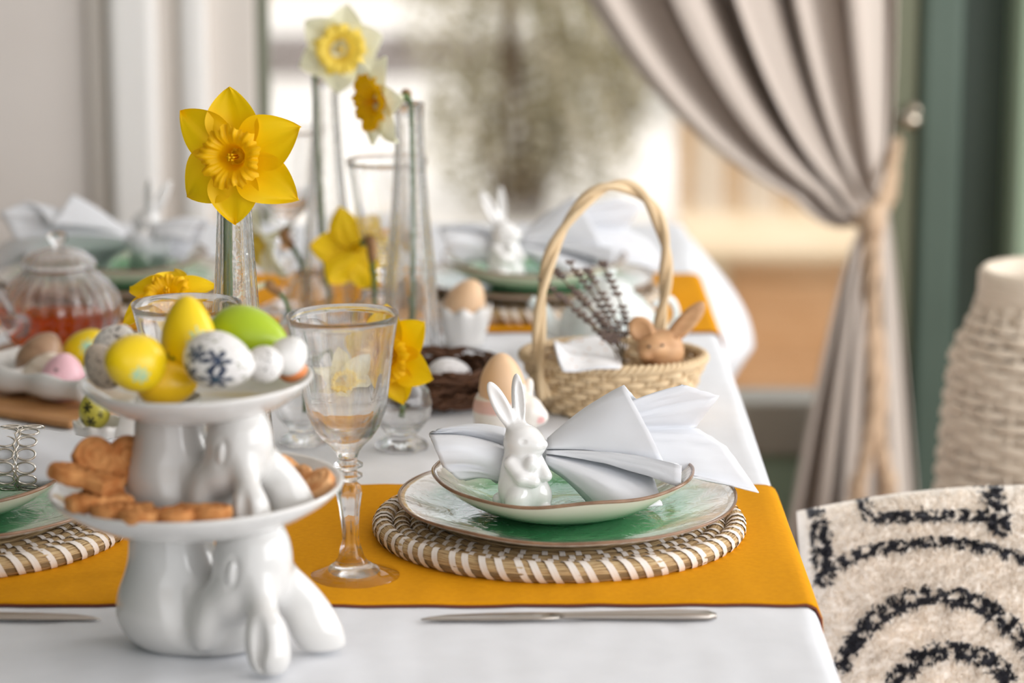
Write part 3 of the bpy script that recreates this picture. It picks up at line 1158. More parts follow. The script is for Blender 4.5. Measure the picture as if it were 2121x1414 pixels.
def make_napkin():
    t = thing('napkin', '', 'napkin', group='white napkins in rabbit holders')
    Y0 = 2.288
    g = lambda px, py, dy: L(px, py, Y0 + dy)
    fan = [
        (g(1138, 952, 0.016), g(1500, 1003, 0.020), 0.004),
        (g(1138, 940, 0.018), g(1572, 1020, 0.030), 0.002),
        (g(1136, 920, 0.024), g(1505, 925, 0.044), 0.003),
        (g(1136, 916, 0.024), g(1440, 885, 0.060), 0.006),
        (g(1135, 914, 0.022), g(1490, 820, 0.052), 0.002),
        (g(1135, 912, 0.020), g(1412, 796, 0.040), 0.006),
        (g(1135, 915, 0.018), g(1335, 842, 0.062), -0.004),
        (g(1134, 908, 0.012), g(1293, 798, 0.016), 0.010),
        (g(1133, 928, -0.006), g(1376, 960, -0.024), -0.002),
        (g(1133, 931, 0.010), g(1330, 955, 0.016), 0.002),
        (g(1132, 934, -0.006), g(1412, 962, -0.034), 0.001),
        (g(1132, 938, -0.008), g(1410, 1008, -0.036), 0.002),
        (g(1131, 940, 0.004), g(1352, 985, 0.002), 0.000),
        (g(1131, 945, -0.010), g(1372, 1046, -0.046), 0.009),
        (g(1130, 958, -0.008), g(1255, 1062, -0.044), 0.006),
        (g(1129, 965, 0.006), g(1225, 1050, -0.006), 0.0),
    ]
    o = obj('fan_fold', ruled('fan_fold', fan, 8, 18), M['napkin'], t)
    solid(o, 0.0011)
    wing = [
        (g(1052, 1003, 0.010), g(965, 993, 0.016), 0.0),
        (g(1052, 1003, -0.006), g(950, 992, -0.016), 0.002),
        (g(1052, 985, -0.014), g(916, 966, -0.024), 0.010),
        (g(1052, 934, -0.012), g(893, 910, -0.018), 0.004),
        (g(1052, 926, 0.004), g(888, 899, 0.004), 0.003),
        (g(1052, 905, 0.000), g(897, 893, -0.004), 0.006),
        (g(1052, 888, 0.012), g(925, 887, 0.016), 0.004),
        (g(1052, 915, 0.030), g(945, 915, 0.034), 0.0),
    ]
    o = obj('folded_wing', ruled('folded_wing', wing, 8, 14), M['napkin'], t)
    solid(o, 0.0011)
    # cloth passing through the ring behind the rabbit
    pts = [tuple(g(a, b, c)) for a, b, c in ((1030, 950, 0.006), (1070, 945, 0.018), (1100, 938, 0.02), (1146, 935, 0.008))]
    o = obj('gathered_middle', tube('gathered_middle', spline(pts, 5), [0.021, 0.019, 0.0175, 0.016, 0.0155, 0.015, 0.015, 0.0145, 0.014, 0.014, 0.0135, 0.013, 0.012, 0.011, 0.010, 0.008], 20, flat=(1.0, 0.8)), M['napkin'], t)
    return t


RAB_OFF = px_at(1085, 1046, 2.268) - SET_N
plate_c = Vector((0.0059, 0.0, MAT_H - 0.002))
bowl_c = plate_c + Vector((-0.003, 0.0, 0.0052))

mat0, plate0, bowl0, rab0, nap0 = make_mat(), make_plate(), make_bowl(), make_rabbit(), make_napkin()


def put(o, origin, rz, off, extra=0.0):
    q = Matrix.Rotation(rz, 3, 'Z') @ off
    o.location = origin + q
    o.rotation_euler = (0, 0, rz + extra)


ZR = Vector((0, 0, 0.0))
put(mat0, SET_N, 0, ZR)
put(plate0, SET_N, 0, plate_c)
put(bowl0, SET_N, 0, bowl_c)
put(rab0, SET_N, 0, Vector((RAB_OFF.x, RAB_OFF.y, bowl_c.z + 0.0062)))
put(nap0, SET_N, 0, ZR)
relabel(mat0, 'round seagrass place mat with white raffia wraps in sharp focus')
relabel(plate0, 'green and cream dinner plate with brown edge in sharp focus')
relabel(bowl0, 'green and cream bowl with brown edge holding the sharp porcelain rabbit')
relabel(rab0, 'shiny white porcelain rabbit standing in the nearest bowl')
relabel(nap0, 'white folded napkin fanned out beside the nearest porcelain rabbit')

SET_L = Vector((-0.4735, 2.300, T + 0.0028))
SET_FR = Vector((0.022, (YF0 + YF1) / 2, T + 0.0028))
SET_FL = Vector((-0.468, (YF0 + YF1) / 2 + 0.02, T + 0.0028))
for org, rz, where, has_rab in ((SET_L, PI, 'at the left edge behind the cookies', False), (SET_FR, 0, 'at the far end behind the wicker basket', True), (SET_FL, PI, 'at the far left behind the teapot', True)):
    far = has_rab
    a = copy_tree(mat0)
    put(a, org, rz, ZR, 0.4)
    relabel(a, 'round seagrass place mat ' + where)
    a = copy_tree(plate0)
    put(a, org, rz, plate_c, 0.8)
    relabel(a, 'green and cream dinner plate ' + where)
    a = copy_tree(bowl0)
    put(a, org, rz, bowl_c, 0.5)
    relabel(a, 'green and cream bowl ' + where)
    if has_rab:
        a = copy_tree(rab0)
        put(a, org, rz, Vector((RAB_OFF.x, RAB_OFF.y, bowl_c.z + 0.0062)))
        relabel(a, 'white porcelain rabbit blurred ' + where)
        a = copy_tree(nap0)
        put(a, org, rz, ZR)
        relabel(a, 'white fanned napkin blurred ' + where)

# rolled napkin with silver ring on the left plate
nr = thing('rolled_napkin', 'white rolled napkin lying across the left bowl in a silver ring', 'napkin', SET_L)


def LL(px, py, Y):
    return px_at(px, py, Y) - SET_L


def roll_fn(u, v):
    a = 2 * PI * u
    x = -150 + 440 * v
    top = lerp_key([(0, 865), (0.25, 880), (0.45, 889), (0.62, 902), (0.8, 916), (0.93, 922), (1.0, 945)], v)
    bot = lerp_key([(0, 1010), (0.25, 1006), (0.45, 1006), (0.62, 1006), (0.8, 1004), (0.93, 985), (1.0, 955)], v)
    yc, hh = (top + bot) / 2, (bot - top) / 2
    c = LL(x, yc, 2.285)
    r = hh / 2480 / 0.96
    w = 1 + 0.06 * math.sin(3 * a + 5 * v) + 0.04 * math.sin(5 * a - 9 * v)
    s = math.sin(a)
    return (c.x, c.y + r * 1.25 * math.cos(a) * w, c.z + r * s * (w if s > 0 else 0.97))


o = obj('rolled_cloth', grid('rolled_cloth', roll_fn, 40, 44, closed_u=True), M['napkin'], nr)
tipf = [(LL(205, 935, 2.30), LL(275, 922, 2.31), 0.003), (LL(205, 925, 2.29), LL(255, 912, 2.29), 0.004), (LL(190, 930, 2.265), LL(240, 921, 2.262), 0.0)]
solid(obj('fold_tip', ruled('fold_tip', tipf, 8, 8), M['napkin'], nr), 0.0012)
rg = thing('napkin_ring', 'silver openwork napkin ring of oval loops around the rolled napkin', 'napkin ring', px_at(45, 948, 2.285))
RR = 0.0258
lm = tube('ring_loop', [(0.0078 * math.cos(a), 0.0, 0.0047 * math.sin(a)) for a in [2 * PI * k / 20 for k in range(20)]], 0.00095, 6, closed=True)
lm.materials.append(M['silver'])
for k in range(15):
    a = 2 * PI * k / 15
    for sx in (-1, 1):
        o = obj('ring_loop', lm, None, rg)
        o.location = (sx * 0.0088, -RR * 1.28 * math.cos(a), RR * math.sin(a))
        o.rotation_euler = (-a * 1.0, 0, 0)
for sx in (-1, 1):
    pts = [(sx * (0.0012 + 0.0009 * math.cos(17 * 2 * PI * k / 136)), -RR * 1.28 * math.cos(2 * PI * k / 136), RR * math.sin(2 * PI * k / 136)) for k in range(136)]
    obj('centre_wire', tube('centre_wire', pts, 0.0009, 6, closed=True), M['silver'], rg)


# --- knives
def make_knife(label, tip, length, direction, rz=0.0):
    t = thing('table_knife', label, 'knife', tip, (0, 0, rz), group='steel table knives')
    def sweep(name, secs):
        V, F = [], []
        k = 12
        for x, hw_, ht, zc, yc in secs:
            for j in range(k):
                a = 2 * PI * j / k
                ca, sa = math.cos(a), math.sin(a)
                V.append((direction * x, yc + hw_ * math.copysign(abs(ca) ** 0.8, ca), zc + ht * math.copysign(abs(sa) ** 0.8, sa)))
        for i in range(len(secs) - 1):
            for j in range(k):
                F.append((i * k + j, i * k + (j + 1) % k, (i + 1) * k + (j + 1) % k, (i + 1) * k + j))
        F.append(tuple(reversed(range(k))))
        F.append(tuple(range((len(secs) - 1) * k, len(secs) * k)))
        return obj(name, mesh(name, V, F), M['steel'], t)
    s = length / 0.224
    sweep('blade', [(0.0, 0.0006, 0.0005, 0.0008, -0.003), (0.006 * s, 0.0035, 0.0007, 0.0010, -0.0015), (0.02 * s, 0.0065, 0.0009, 0.0014, 0), (0.05 * s, 0.0085, 0.0010, 0.0018, 0.001), (0.085 * s, 0.0090, 0.0011, 0.0022, 0.001), (0.105 * s, 0.0070, 0.0016, 0.0026, 0.0)])
    sweep('handle', [(0.098 * s, 0.0045, 0.0018, 0.0026, 0), (0.11 * s, 0.0046, 0.0022, 0.0028, 0), (0.15 * s, 0.0058, 0.0028, 0.0030, 0), (0.195 * s, 0.0078, 0.0032, 0.0032, 0), (0.217 * s, 0.0074, 0.0030, 0.0030, 0), (0.224 * s, 0.0030, 0.0018, 0.0024, 0)])
    return t


kp0 = px_table(872, 1284)
make_knife('steel table knife lying below the sharp place mat', kp0 + Vector((0, 0, 0.0006)), 0.2235, 1, math.radians(0.4))
kp1 = px_table(210, 1283)
make_knife('steel table knife pointing in from the left edge of the table', kp1 + Vector((0, 0, 0.0006)), 0.2235, -1, math.radians(0.0))

# ------------------------------------------------------------------ goblets, vases
def place_lathe(o, loc, rot=(0, 0, 0)):
    o.location = loc
    o.rotation_euler = rot


GOB = [(0, 0.0062), (0.010, 0.0052), (0.022, 0.0026), (0.034, 0.0006), (0.0378, 0.0), (0.0385, 0.0014), (0.0375, 0.003), (0.028, 0.0055), (0.0175, 0.0105), (0.0125, 0.0145), (0.0105, 0.018), (0.0082, 0.024), (0.0062, 0.032), (0.0066, 0.045), (0.0078, 0.058), (0.0098, 0.070), (0.0088, 0.0765),
       (0.0068, 0.0790), (0.0074, 0.081), (0.0112, 0.0835), (0.0112, 0.0852), (0.0070, 0.0875), (0.0072, 0.0895), (0.0118, 0.092), (0.0118, 0.0938), (0.0074, 0.0965), (0.0080, 0.100), (0.0095, 0.104), (0.0130, 0.1085), (0.0200, 0.115), (0.0262, 0.124), (0.0305, 0.136), (0.0332, 0.150), (0.0358, 0.170), (0.0388, 0.190), (0.0425, 0.208), (0.0438, 0.2135)]
GIN = [(0.0437, 0.2141), (0.0431, 0.2140), (0.0415, 0.207), (0.0377, 0.189), (0.0347, 0.170), (0.0320, 0.151), (0.0291, 0.138), (0.0240, 0.128), (0.0160, 0.121), (0.0080, 0.1175), (0, 0.1165)]


def gob_mod(r, z, a):
    if 0.02 < z < 0.078:
        return r * (1 + 0.07 * math.cos(6 * a)), z
    if z > 0.108:
        k = min(1.0, (z - 0.108) / 0.02) * max(0.0, min(1.0, (0.213 - z) / 0.03))
        return r * (1 + 0.018 * k * math.cos(9 * a)), z
    return r, z


gob_mesh = lathe('goblet_glass', GOB + GIN, 108, gob_mod)
gob_mesh.materials.append(M['glass'])


def goblet(label, loc, tilt=(0, 0, 0), split=True):
    t = thing('wine_goblet', label, 'goblet', loc, tilt, group='clear glass goblets')
    obj('goblet_glass', gob_mesh, None, t)
    return t


g1 = px_table(729, 1197)
goblet('clear glass goblet in sharp focus beside the near place mat', g1, (0, math.radians(-1.3), 0))
goblet('clear glass goblet standing behind the eggs on the upper cake plate', Vector((-0.257, 2.205, T + 0.0028)), (0, 0, 0.2))
goblet('blurred clear goblet between the two rear bud vases', Vector((-0.134, 3.02, T + 0.001)), (0, 0, 0.5))
goblet('blurred clear goblet far back left of the rear bud vases', Vector((-0.262, 3.26, T + 0.003)), (0, 0, 0.7))

VASE = [(0, 0.002), (0.026, 0.001), (0.0305, 0.0), (0.0318, 0.004), (0.0314, 0.02), (0.0285, 0.07), (0.0235, 0.13), (0.0190, 0.18), (0.0158, 0.23), (0.0142, 0.268), (0.0144, 0.283), (0.0150, 0.289)]
VIN = [(0.0140, 0.2905), (0.0120, 0.289), (0.0112, 0.268), (0.0126, 0.23), (0.0156, 0.18), (0.0200, 0.13), (0.0248, 0.07), (0.0268, 0.025), (0.020, 0.016), (0, 0.015)]


def vase_mod(r, z, a):
    k = min(1.0, z / 0.02) if z < 0.02 else 1.0
    return r * (1 + 0.045 * k * math.cos(8 * a + z * 4)), z


vase_mesh = lathe('vase_glass', VASE + VIN, 96, vase_mod)
vase_mesh.materials.append(M['glass_vase'])


def bud_vase(label, loc):
    t = thing('bud_vase', label, 'vase', loc, group='tall clear bud vases')
    obj('vase_glass', vase_mesh, None, t)
    return t


def base_at(px, py, Y):
    p = px_at(px, py, Y)
    return Vector((p.x, p.y, T + 0.001))


V1 = base_at(487, 520, 2.345)
V2 = base_at(676, 300, 3.115)
V3 = base_at(849, 420, 2.895)
V1.z += 0.0025
bud_vase('tall clear bud vase holding the sharp yellow daffodil', V1)
bud_vase('tall clear bud vase at the back holding the cream daffodil', V2)
bud_vase('tall clear bud vase holding the side-facing cream and gold daffodil', V3)

# small squat bud vases
SQ = [(0, 0.0015), (0.018, 0.0005), (0.0215, 0.0), (0.0225, 0.003), (0.020, 0.007), (0.0135, 0.0105), (0.0125, 0.013), (0.0175, 0.018), (0.0245, 0.028), (0.0268, 0.040), (0.0240, 0.052), (0.0165, 0.061), (0.0135, 0.066), (0.0150, 0.0705)]
SQI = [(0.0138, 0.0715), (0.0118, 0.067), (0.0140, 0.060), (0.0215, 0.051), (0.0243, 0.040), (0.0222, 0.029), (0.0150, 0.0205), (0, 0.0175)]
sq_mesh = lathe('vase_glass_small', SQ + SQI, 64, lambda r, z, a: (r * (1 + (0.05 * math.cos(6 * a) if z < 0.012 else 0.012 * math.cos(9 * a))), z))
sq_mesh.materials.append(M['glass'])


def squat_vase(label, loc, s=1.0):
    t = thing('squat_bud_vase', label, 'vase', loc, group='small squat glass vases')
    o = obj('vase_glass', sq_mesh, None, t)
    t.scale = (s, s, s)
    return t


# ------------------------------------------------------------------ daffodils
def petal_mesh(Lp, Wp, seed, curl=0.25, cup=0.5, fold=0.0):
    rnd = random.Random(seed)
    a1, a2, sk = rnd.uniform(-1, 1), rnd.uniform(-1, 1), rnd.uniform(-0.12, 0.12)
    nu, nv = 14, 18
    V, F, U = [], [], []
    for j in range(nv + 1):
        v = j / nv
        w = Wp * 0.5 * (0.34 + 0.66 * math.sin(PI * min(1, v * 1.02) ** 0.85) if v < 0.55 else math.sin(PI * (min(1.0, v * 1.02)) ** 0.85) ** 0.62)
        if v < 0.55:
            w = Wp * 0.5 * (0.30 + 0.70 * math.sin(PI / 2 * min(1, v / 0.5)) ** 1.1)
        else:
            w = Wp * 0.5 * max(0.0, 1 - ((v - 0.5) / 0.5) ** 1.75) ** 0.85
        for i in range(nu + 1):
            u = i / nu * 2 - 1
            x = u * w + sk * Lp * v * v
            y = v * Lp
            z = cup * Wp * 0.35 * (u * u) * math.sin(PI * min(1, v * 0.95)) + curl * Lp * (v - 0.35) ** 2 * (-1 if curl > 0 else 1)
            z += 0.07 * Wp * a1 * math.sin(3 * u + 4 * v) + 0.09 * Wp * a2 * u * math.sin(5 * v + a1)
            z += fold * Wp * u * v
            z -= 0.06 * Wp * math.exp(-(u / 0.18) ** 2) * (1 - v)
            z += 0.012 * Wp * math.sin(9 * u + a2 * 3)
            V.append((x, y, z))
            U.append((u, v))
    n = nu + 1
    for j in range(nv):
        for i in range(nu):
            F.append((j * n + i, j * n + i + 1, (j + 1) * n + i + 1, (j + 1) * n + i))
    return mesh('petal', V, F, uvs=U)


def corona_mesh(Rc, Lc, seed, flare=1.5):
    rnd = random.Random(seed)
    ph = [rnd.uniform(0, 6.28) for _ in range(5)]
    nu, nv = 90, 14

    def fn(u, v):
        a = 2 * PI * u
        r = Rc * (0.42 + 0.40 * v ** 0.7 + (flare - 0.82) * max(0.0, (v - 0.55) / 0.45) ** 2)
        z = Lc * (v if v < 0.8 else 0.8 + 0.1 * math.sin((v - 0.8) / 0.2 * PI))
        k = max(0.0, (v - 0.35) / 0.65)
        fr = 0.55 * math.sin(13 * a + ph[0]) + 0.55 * math.sin(29 * a + ph[1]) + 0.6 * math.sin(5 * a + ph[2])
        r *= 1 + 0.05 * k * math.sin(9 * a + ph[3]) + 0.075 * k * k * fr
        z += Lc * 0.09 * k * k * (math.sin(11 * a + ph[4]) + 0.8 * math.sin(25 * a + ph[1]))
        return (r * math.cos(a), r * math.sin(a), z)
    return grid('corona', fn, nu, nv, closed_u=True)


def daffodil(label, centre, face, roll, size, petal_m, corona_m, stem, seed, corona=(0.19, 0.24, 1.6), petal=(0.5, 0.37), curl=0.25, cup=0.4, spathe=None, group='daffodils on the table', custom=None):
    """centre: where petals meet; face: direction the trumpet points; stem: list of world points from the flower back to the vase"""
    t = thing('daffodil', label, 'daffodil', centre, group=group)
    f = Vector(face).normalized()
    up = Vector((0, 0, 1))
    y = (up - up.dot(f) * f).normalized()
    x = y.cross(f)
    m3 = Matrix((x, y, f)).transposed()
    R = m3 @ Matrix.Rotation(roll, 3, 'Z')
    for k in range(6):
        kk = custom[k] if custom else (k * 60, 1.0, 1.0, 0.0)
        pm = petal_mesh(petal[0] * size * kk[1], petal[1] * size * kk[2], seed * 10 + k, curl + kk[3], cup)
        o = obj('petal', pm, petal_m, t)
        lay = Matrix.Translation((0, 0, -0.0016 if k % 2 else 0.0006))
        o.matrix_local = (R.to_4x4() @ Matrix.Rotation(math.radians(kk[0]) - PI / 2, 4, 'Z') @ lay @ Matrix.Rotation(math.radians(10), 4, 'X'))
    c = obj('corona', corona_mesh(corona[0] * size, corona[1] * size, seed, corona[2]), corona_m, t)
    c.matrix_local = R.to_4x4()
    dat = []
    for k in range(6):
        a = k * PI / 3
        rr = 0.012 * size * 2
        dat.append(tube_data([(rr * 0.6 * math.cos(a), rr * 0.6 * math.sin(a), 0.01 * size), (rr * math.cos(a), rr * math.sin(a), 0.15 * size), (rr * math.cos(a), rr * math.sin(a), 0.2 * size)], [0.004 * size, 0.006 * size, 0.011 * size], 6))
    dat.append(tube_data([(0, 0, 0), (0, 0, 0.2 * size), (0, 0, 0.235 * size)], [0.008 * size, 0.008 * size, 0.015 * size], 6))
    j = join_data(dat)
    o = obj('stamen', mesh('stamen', j[0], j[1], uvs=j[2]), corona_m, t)
    o.matrix_local = R.to_4x4()
    # tube behind the petals, ovary and stem
    c0 = Vector(centre)
    bk = [Vector((0, 0, 0)), -f * 0.16 * size, -f * 0.28 * size]
    obj('flower_neck', tube('flower_neck', [tuple(b) for b in bk], [0.055 * size, 0.04 * size, 0.035 * size], 10), petal_m, t)
    if stem:
        pts = [bk[2] * 0.93, bk[2] * 1.12] + [Vector(p) - c0 for p in stem]
        sp = spline([tuple(p) for p in pts], 6)
        rr = [0.042 * size if i < 5 else 0.03 * size for i in range(len(sp))]
        rr = [max(0.0024, r) for r in rr]
        rr[0] = 0.03 * size
        obj('stem', tube('stem', sp, rr, 10), M['stem'], t)
        if spathe is not None:
            i0, i1 = spathe
            seg = sp[i0:i1]
            n = len(seg)
            obj('spathe', tube('spathe', seg, [0.0042 + 0.0016 * math.sin(PI * i / (n - 1)) for i in range(n)], 8), M['spathe'], t)
    return t


def vp(v, dx, dz, dy=0.0):
    return (v.x + dx, v.y + dy, v.z + dz)


# main yellow daffodil
fc = px_at(492, 324, 2.318)
daffodil('bright yellow daffodil in sharp focus with an orange yellow trumpet', fc, (-0.20, -0.97, 0.10), math.radians(0), 0.106,
         M['petal_yellow'], M['corona_orange'],
         [vp(V1, -0.004, 0.292, 0.002), vp(V1, -0.006, 0.25), vp(V1, -0.007, 0.15), vp(V1, -0.008, 0.03)], 5,
         corona=(0.15, 0.25, 1.6), petal=(0.53, 0.46), curl=0.35, cup=0.35,
         custom=[(27, 1.06, 0.98, 0.0), (92, 1.02, 0.95, -0.1), (147, 1.08, 0.82, 0.2), (216, 1.0, 0.98, 0.5), (268, 0.98, 0.90, 0.3), (322, 1.08, 0.88, 0.1)])
# cream daffodil at the back
fc = px_at(704, 100, 3.085)
daffodil('cream daffodil with soft yellow trumpet high at the back', fc, (0.12, -0.96, 0.02), math.radians(20), 0.105,
         M['petal_cream'], M['corona_yellow'],
         [vp(V2, -0.010, 0.30), vp(V2, -0.010, 0.26), vp(V2, -0.007, 0.15), vp(V2, 0.0, 0.03)], 8, corona=(0.19, 0.2, 1.35), petal=(0.46, 0.40))
# side-facing cream and gold daffodil
fc = px_at(790, 208, 2.86)
daffodil('cream daffodil with golden trumpet turned to the left', fc, (-0.80, -0.55, -0.05), math.radians(10), 0.098,
         M['petal_cream'], M['corona_gold'],
         [vp(V3, -0.003, 0.298), vp(V3, 0.002, 0.275), vp(V3, 0.002, 0.15), vp(V3, 0.0, 0.03)], 12, corona=(0.21, 0.2, 1.4), petal=(0.5, 0.34), spathe=(8, 16))

# low yellow daffodil right of the sharp goblet
S1 = base_at(832, 915, 2.60)
squat_vase('small squat glass vase under the low yellow daffodil', S1, 1.08)
fc = px_at(812, 735, 2.575)
daffodil('low yellow daffodil leaning right behind the sharp goblet', fc, (-0.35, -0.9, 0.05), math.radians(-20), 0.094,
         M['petal_yellow'], M['corona_orange'],
         [vp(S1, 0.002, 0.092, 0.012), vp(S1, 0.004, 0.07), vp(S1, 0.0, 0.03)], 21, corona=(0.17, 0.22, 1.45), petal=(0.5, 0.4))
# small cream daffodil seen through the goblet
S2 = base_at(628, 915, 2.62)
squat_vase('small squat glass vase left of the sharp goblet foot', S2, 1.0)
fc = px_at(706, 792, 2.54)
daffodil('small cream daffodil seen through the sharp goblet', fc, (0.35, -0.9, -0.3), math.radians(40), 0.072,
         M['petal_cream'], M['corona_yellow'],
         [vp(S2, 0.024, 0.085), vp(S2, 0.006, 0.075), vp(S2, 0.002, 0.03)], 27, corona=(0.18, 0.24, 1.3), petal=(0.5, 0.32))
# yellow daffodil from behind
S3 = base_at(776, 690, 3.0)
squat_vase('small squat glass vase of the yellow daffodil seen from behind', S3, 1.05)
fc = px_at(735, 515, 3.02)
daffodil('yellow daffodil seen from behind between the rear bud vases', fc, (-0.35, 0.75, -0.35), math.radians(15), 0.10,
         M['petal_yellow'], M['corona_orange'],
         [tuple(px_at(768, 500, 2.985)), tuple(px_at(772, 560, 2.985)), vp(S3, 0.0, 0.09), vp(S3, 0.0, 0.03)], 33, corona=(0.16, 0.22, 1.4), petal=(0.5, 0.38), spathe=(8, 17))
# drooping cream daffodil
S4 = base_at(640, 640, 3.12)
squat_vase('small squat glass vase of the drooping cream daffodil', S4, 1.05)
fc = px_at(548, 498, 3.12)
daffodil('drooping cream daffodil left of the rear bud vase', fc, (-0.75, -0.35, -0.35), math.radians(5), 0.10,
         M['petal_cream'], M['corona_yellow'],
         [tuple(px_at(588, 490, 3.12)), tuple(px_at(615, 525, 3.12)), tuple(px_at(632, 580, 3.12)), vp(S4, 0.0, 0.03)], 39, corona=(0.16, 0.22, 1.4), petal=(0.5, 0.36), spathe=(8, 17))
# cream daffodil hidden behind the front vase, its bent stem showing
S5 = base_at(612, 720, 2.90)
squat_vase('small squat glass vase of the bent-stemmed daffodil', S5, 1.0)
fc = px_at(512, 600, 2.90)
daffodil('cream daffodil with a bent stem half hidden by the front vase', fc, (-0.9, -0.1, -0.25), math.radians(5), 0.085,
         M['petal_cream'], M['corona_yellow'],
         [tuple(px_at(560, 592, 2.90)), tuple(px_at(588, 618, 2.90)), tuple(px_at(602, 660, 2.90)), vp(S5, 0.0, 0.03)], 45, corona=(0.16, 0.22, 1.4), petal=(0.5, 0.34), spathe=(8, 17))
# yellow daffodil behind the second goblet
S6 = base_at(352, 800, 2.47)
squat_vase('small squat glass vase behind the upper cake plate', S6, 1.0)
fc = px_at(352, 628, 2.46)
daffodil('yellow daffodil peeping over the goblet behind the eggs', fc, (-0.1, -0.55, 0.8), math.radians(35), 0.088,
         M['petal_yellow'], M['corona_orange'],
         [vp(S6, 0.0, 0.10), vp(S6, 0.0, 0.03)], 51, corona=(0.16, 0.22, 1.4), petal=(0.5, 0.36), curl=-0.5, cup=0.6)

# ------------------------------------------------------------------ bunny cake stands
def bunny_field():
    f = Field((-0.062, -0.098, -0.003), (0.124, 0.058, 0.106), 0.00135)
    f.add(f.ell((0.0, 0.0, 0.026), (0.0500, 0.046, 0.034)))
    f.add(f.cap((-0.008, 0, 0.045), (-0.0085, 0, 0.100), 0.034, 0.0285), 0.022)
    f.add(f.ell((0.032, -0.012, 0.022), (0.034, 0.032, 0.026)), 0.02)
    # thigh relief
    f.sub(f.cap((0.000, -0.046, 0.056), (0.006, -0.053, 0.018), 0.0085, 0.0065), 0.012)
    f.add(f.ell((0.021, -0.042, 0.032), (0.0120, 0.0150, 0.0245), (-10, 14, 0)), 0.006)
    # head
    f.add(f.ell((0.054, -0.036, 0.070), (0.0290, 0.0285, 0.040), (0, 8, 0)), 0.006)
    f.add(f.ell((0.039, -0.042, 0.046), (0.0185, 0.0185, 0.0185)), 0.010)
    f.sub(f.ell((0.040, -0.0645, 0.071), (0.0075, 0.0062, 0.0150), (0, 10, 0)), 0.003)
    f.add(f.ell((0.0412, -0.0590, 0.070), (0.0036, 0.0040, 0.0095), (0, 10, 0)), 0.0015)
    # near ear
    f.add(f.cap((0.060, -0.056, 0.058), (0.067, -0.075, 0.012), 0.0100, 0.0135), 0.008)
    f.add(f.ell((0.0655, -0.073, 0.022), (0.0150, 0.0105, 0.024), (0, -4, 0)), 0.008)
    f.sub(f.ell((0.0610, -0.0835, 0.030), (0.0045, 0.0042, 0.026), (0, -4, 0)), 0.004)
    # far ear
    f.add(f.ell((0.087, -0.022, 0.034), (0.0165, 0.0095, 0.047), (0, -36, 10)), 0.010)
    f.add(f.ell((0.096, -0.024, 0.012), (0.0150, 0.0100, 0.022), (0, -42, 10)), 0.006)
    f.cut_below(0.0, 0.002)
    return f.mesh('bunny_base')


bun_mesh = bunny_field()
bun_mesh.materials.append(M['ceramic'])


def cake_stand(label, loc, s, R, tilt, plate_x):
    t = thing('bunny_cake_stand', label, 'cake stand', loc, tilt, group='white bunny cake stands')
    bm_ = bun_mesh
    if s < 1:            # the upper bunny's ears rest on the curve of the plate below
        bm_ = bun_mesh.copy()
        keys = [(0.0, 0.0), (0.036, 0.0), (0.060, 0.0026), (0.079, 0.0084), (0.094, 0.0170), (0.1035, 0.0242)]
        for v_ in bm_.vertices:
            r_ = math.hypot(v_.co.x * s - 0.013, v_.co.y * s)
            v_.co.z = max(v_.co.z, (lerp_key(keys, min(r_, 0.103)) + 0.0004) / s)
    o = obj('bunny_base', bm_, None, t, scale=(s, s, s))
    h = 0.088 * s
    k = R / 0.107
    prof = [(0, 0.0), (0.034, 0.0), (0.038, 0.001), (0.062, 0.0052), (0.082, 0.0118), (0.098, 0.0215), (0.1062, 0.0292), (0.1072, 0.0315), (0.1060, 0.0330), (0.1035, 0.0318), (0.094, 0.0245), (0.079, 0.0160), (0.060, 0.0102), (0.036, 0.0080), (0, 0.0080)]
    pl = obj('plate', lathe('plate', [(r * k, z * k ** 0.5) for r, z in prof], 110), M['ceramic'], t, loc=(plate_x, 0.0, h))
    return t


CS = px_table(390, 1345)
CSL = Vector((-0.2385, 2.004, T + 0.001))
TL = math.radians(-1.6)
low = cake_stand('white lop-eared bunny cake stand at the bottom carrying cookies', CSL, 1.0, 0.107, (0, TL, 0), 0.0125)
CSU = Vector((-0.2385 - 0.0005, 2.004, CSL.z + 0.088 + 0.0080 + 0.0004))
upp = cake_stand('smaller white lop-eared bunny stand on top carrying painted eggs', CSU, 0.845, 0.0838, (0, TL, 0), 0.0145)

# ------------------------------------------------------------------ cookies
def cookie_mesh(seed):
    rnd = random.Random(seed)
    f = Field((-0.033, -0.031, -0.009), (0.033, 0.033, 0.009), 0.0009)
    ang = np.arctan2(f.Y - 0.006, np.abs(f.X) - 0.0125)
    rr = np.hypot(np.abs(f.X) - 0.0125, f.Y - 0.006)
    d2 = rr - 0.0155
    px_, py_ = np.abs(f.X), f.Y
    tri = np.maximum((px_ * 0.78 - (py_ + 0.026) * 0.62), py_ - 0.008)
    h = np.clip(0.5 + 0.5 * (d2 - tri) / 0.006, 0, 1)
    d2 = d2 * (1 - h) + tri * h - 0.006 * h * (1 - h)
    th = 0.0050 + 0.0007 * np.sin((rr * 950 - ang)) * (rr < 0.017) + 0.0004 * np.sin(f.X * 700 + seed) * np.cos(f.Y * 620)
    w = np.stack([np.maximum(d2 + 0.003, 0), np.maximum(np.abs(f.Z) - th + 0.003, 0)])
    f.F = np.sqrt((w ** 2).sum(0)) + np.minimum(np.maximum(d2 + 0.003, np.abs(f.Z) - th + 0.003), 0) - 0.003
    return f.mesh('cookie')


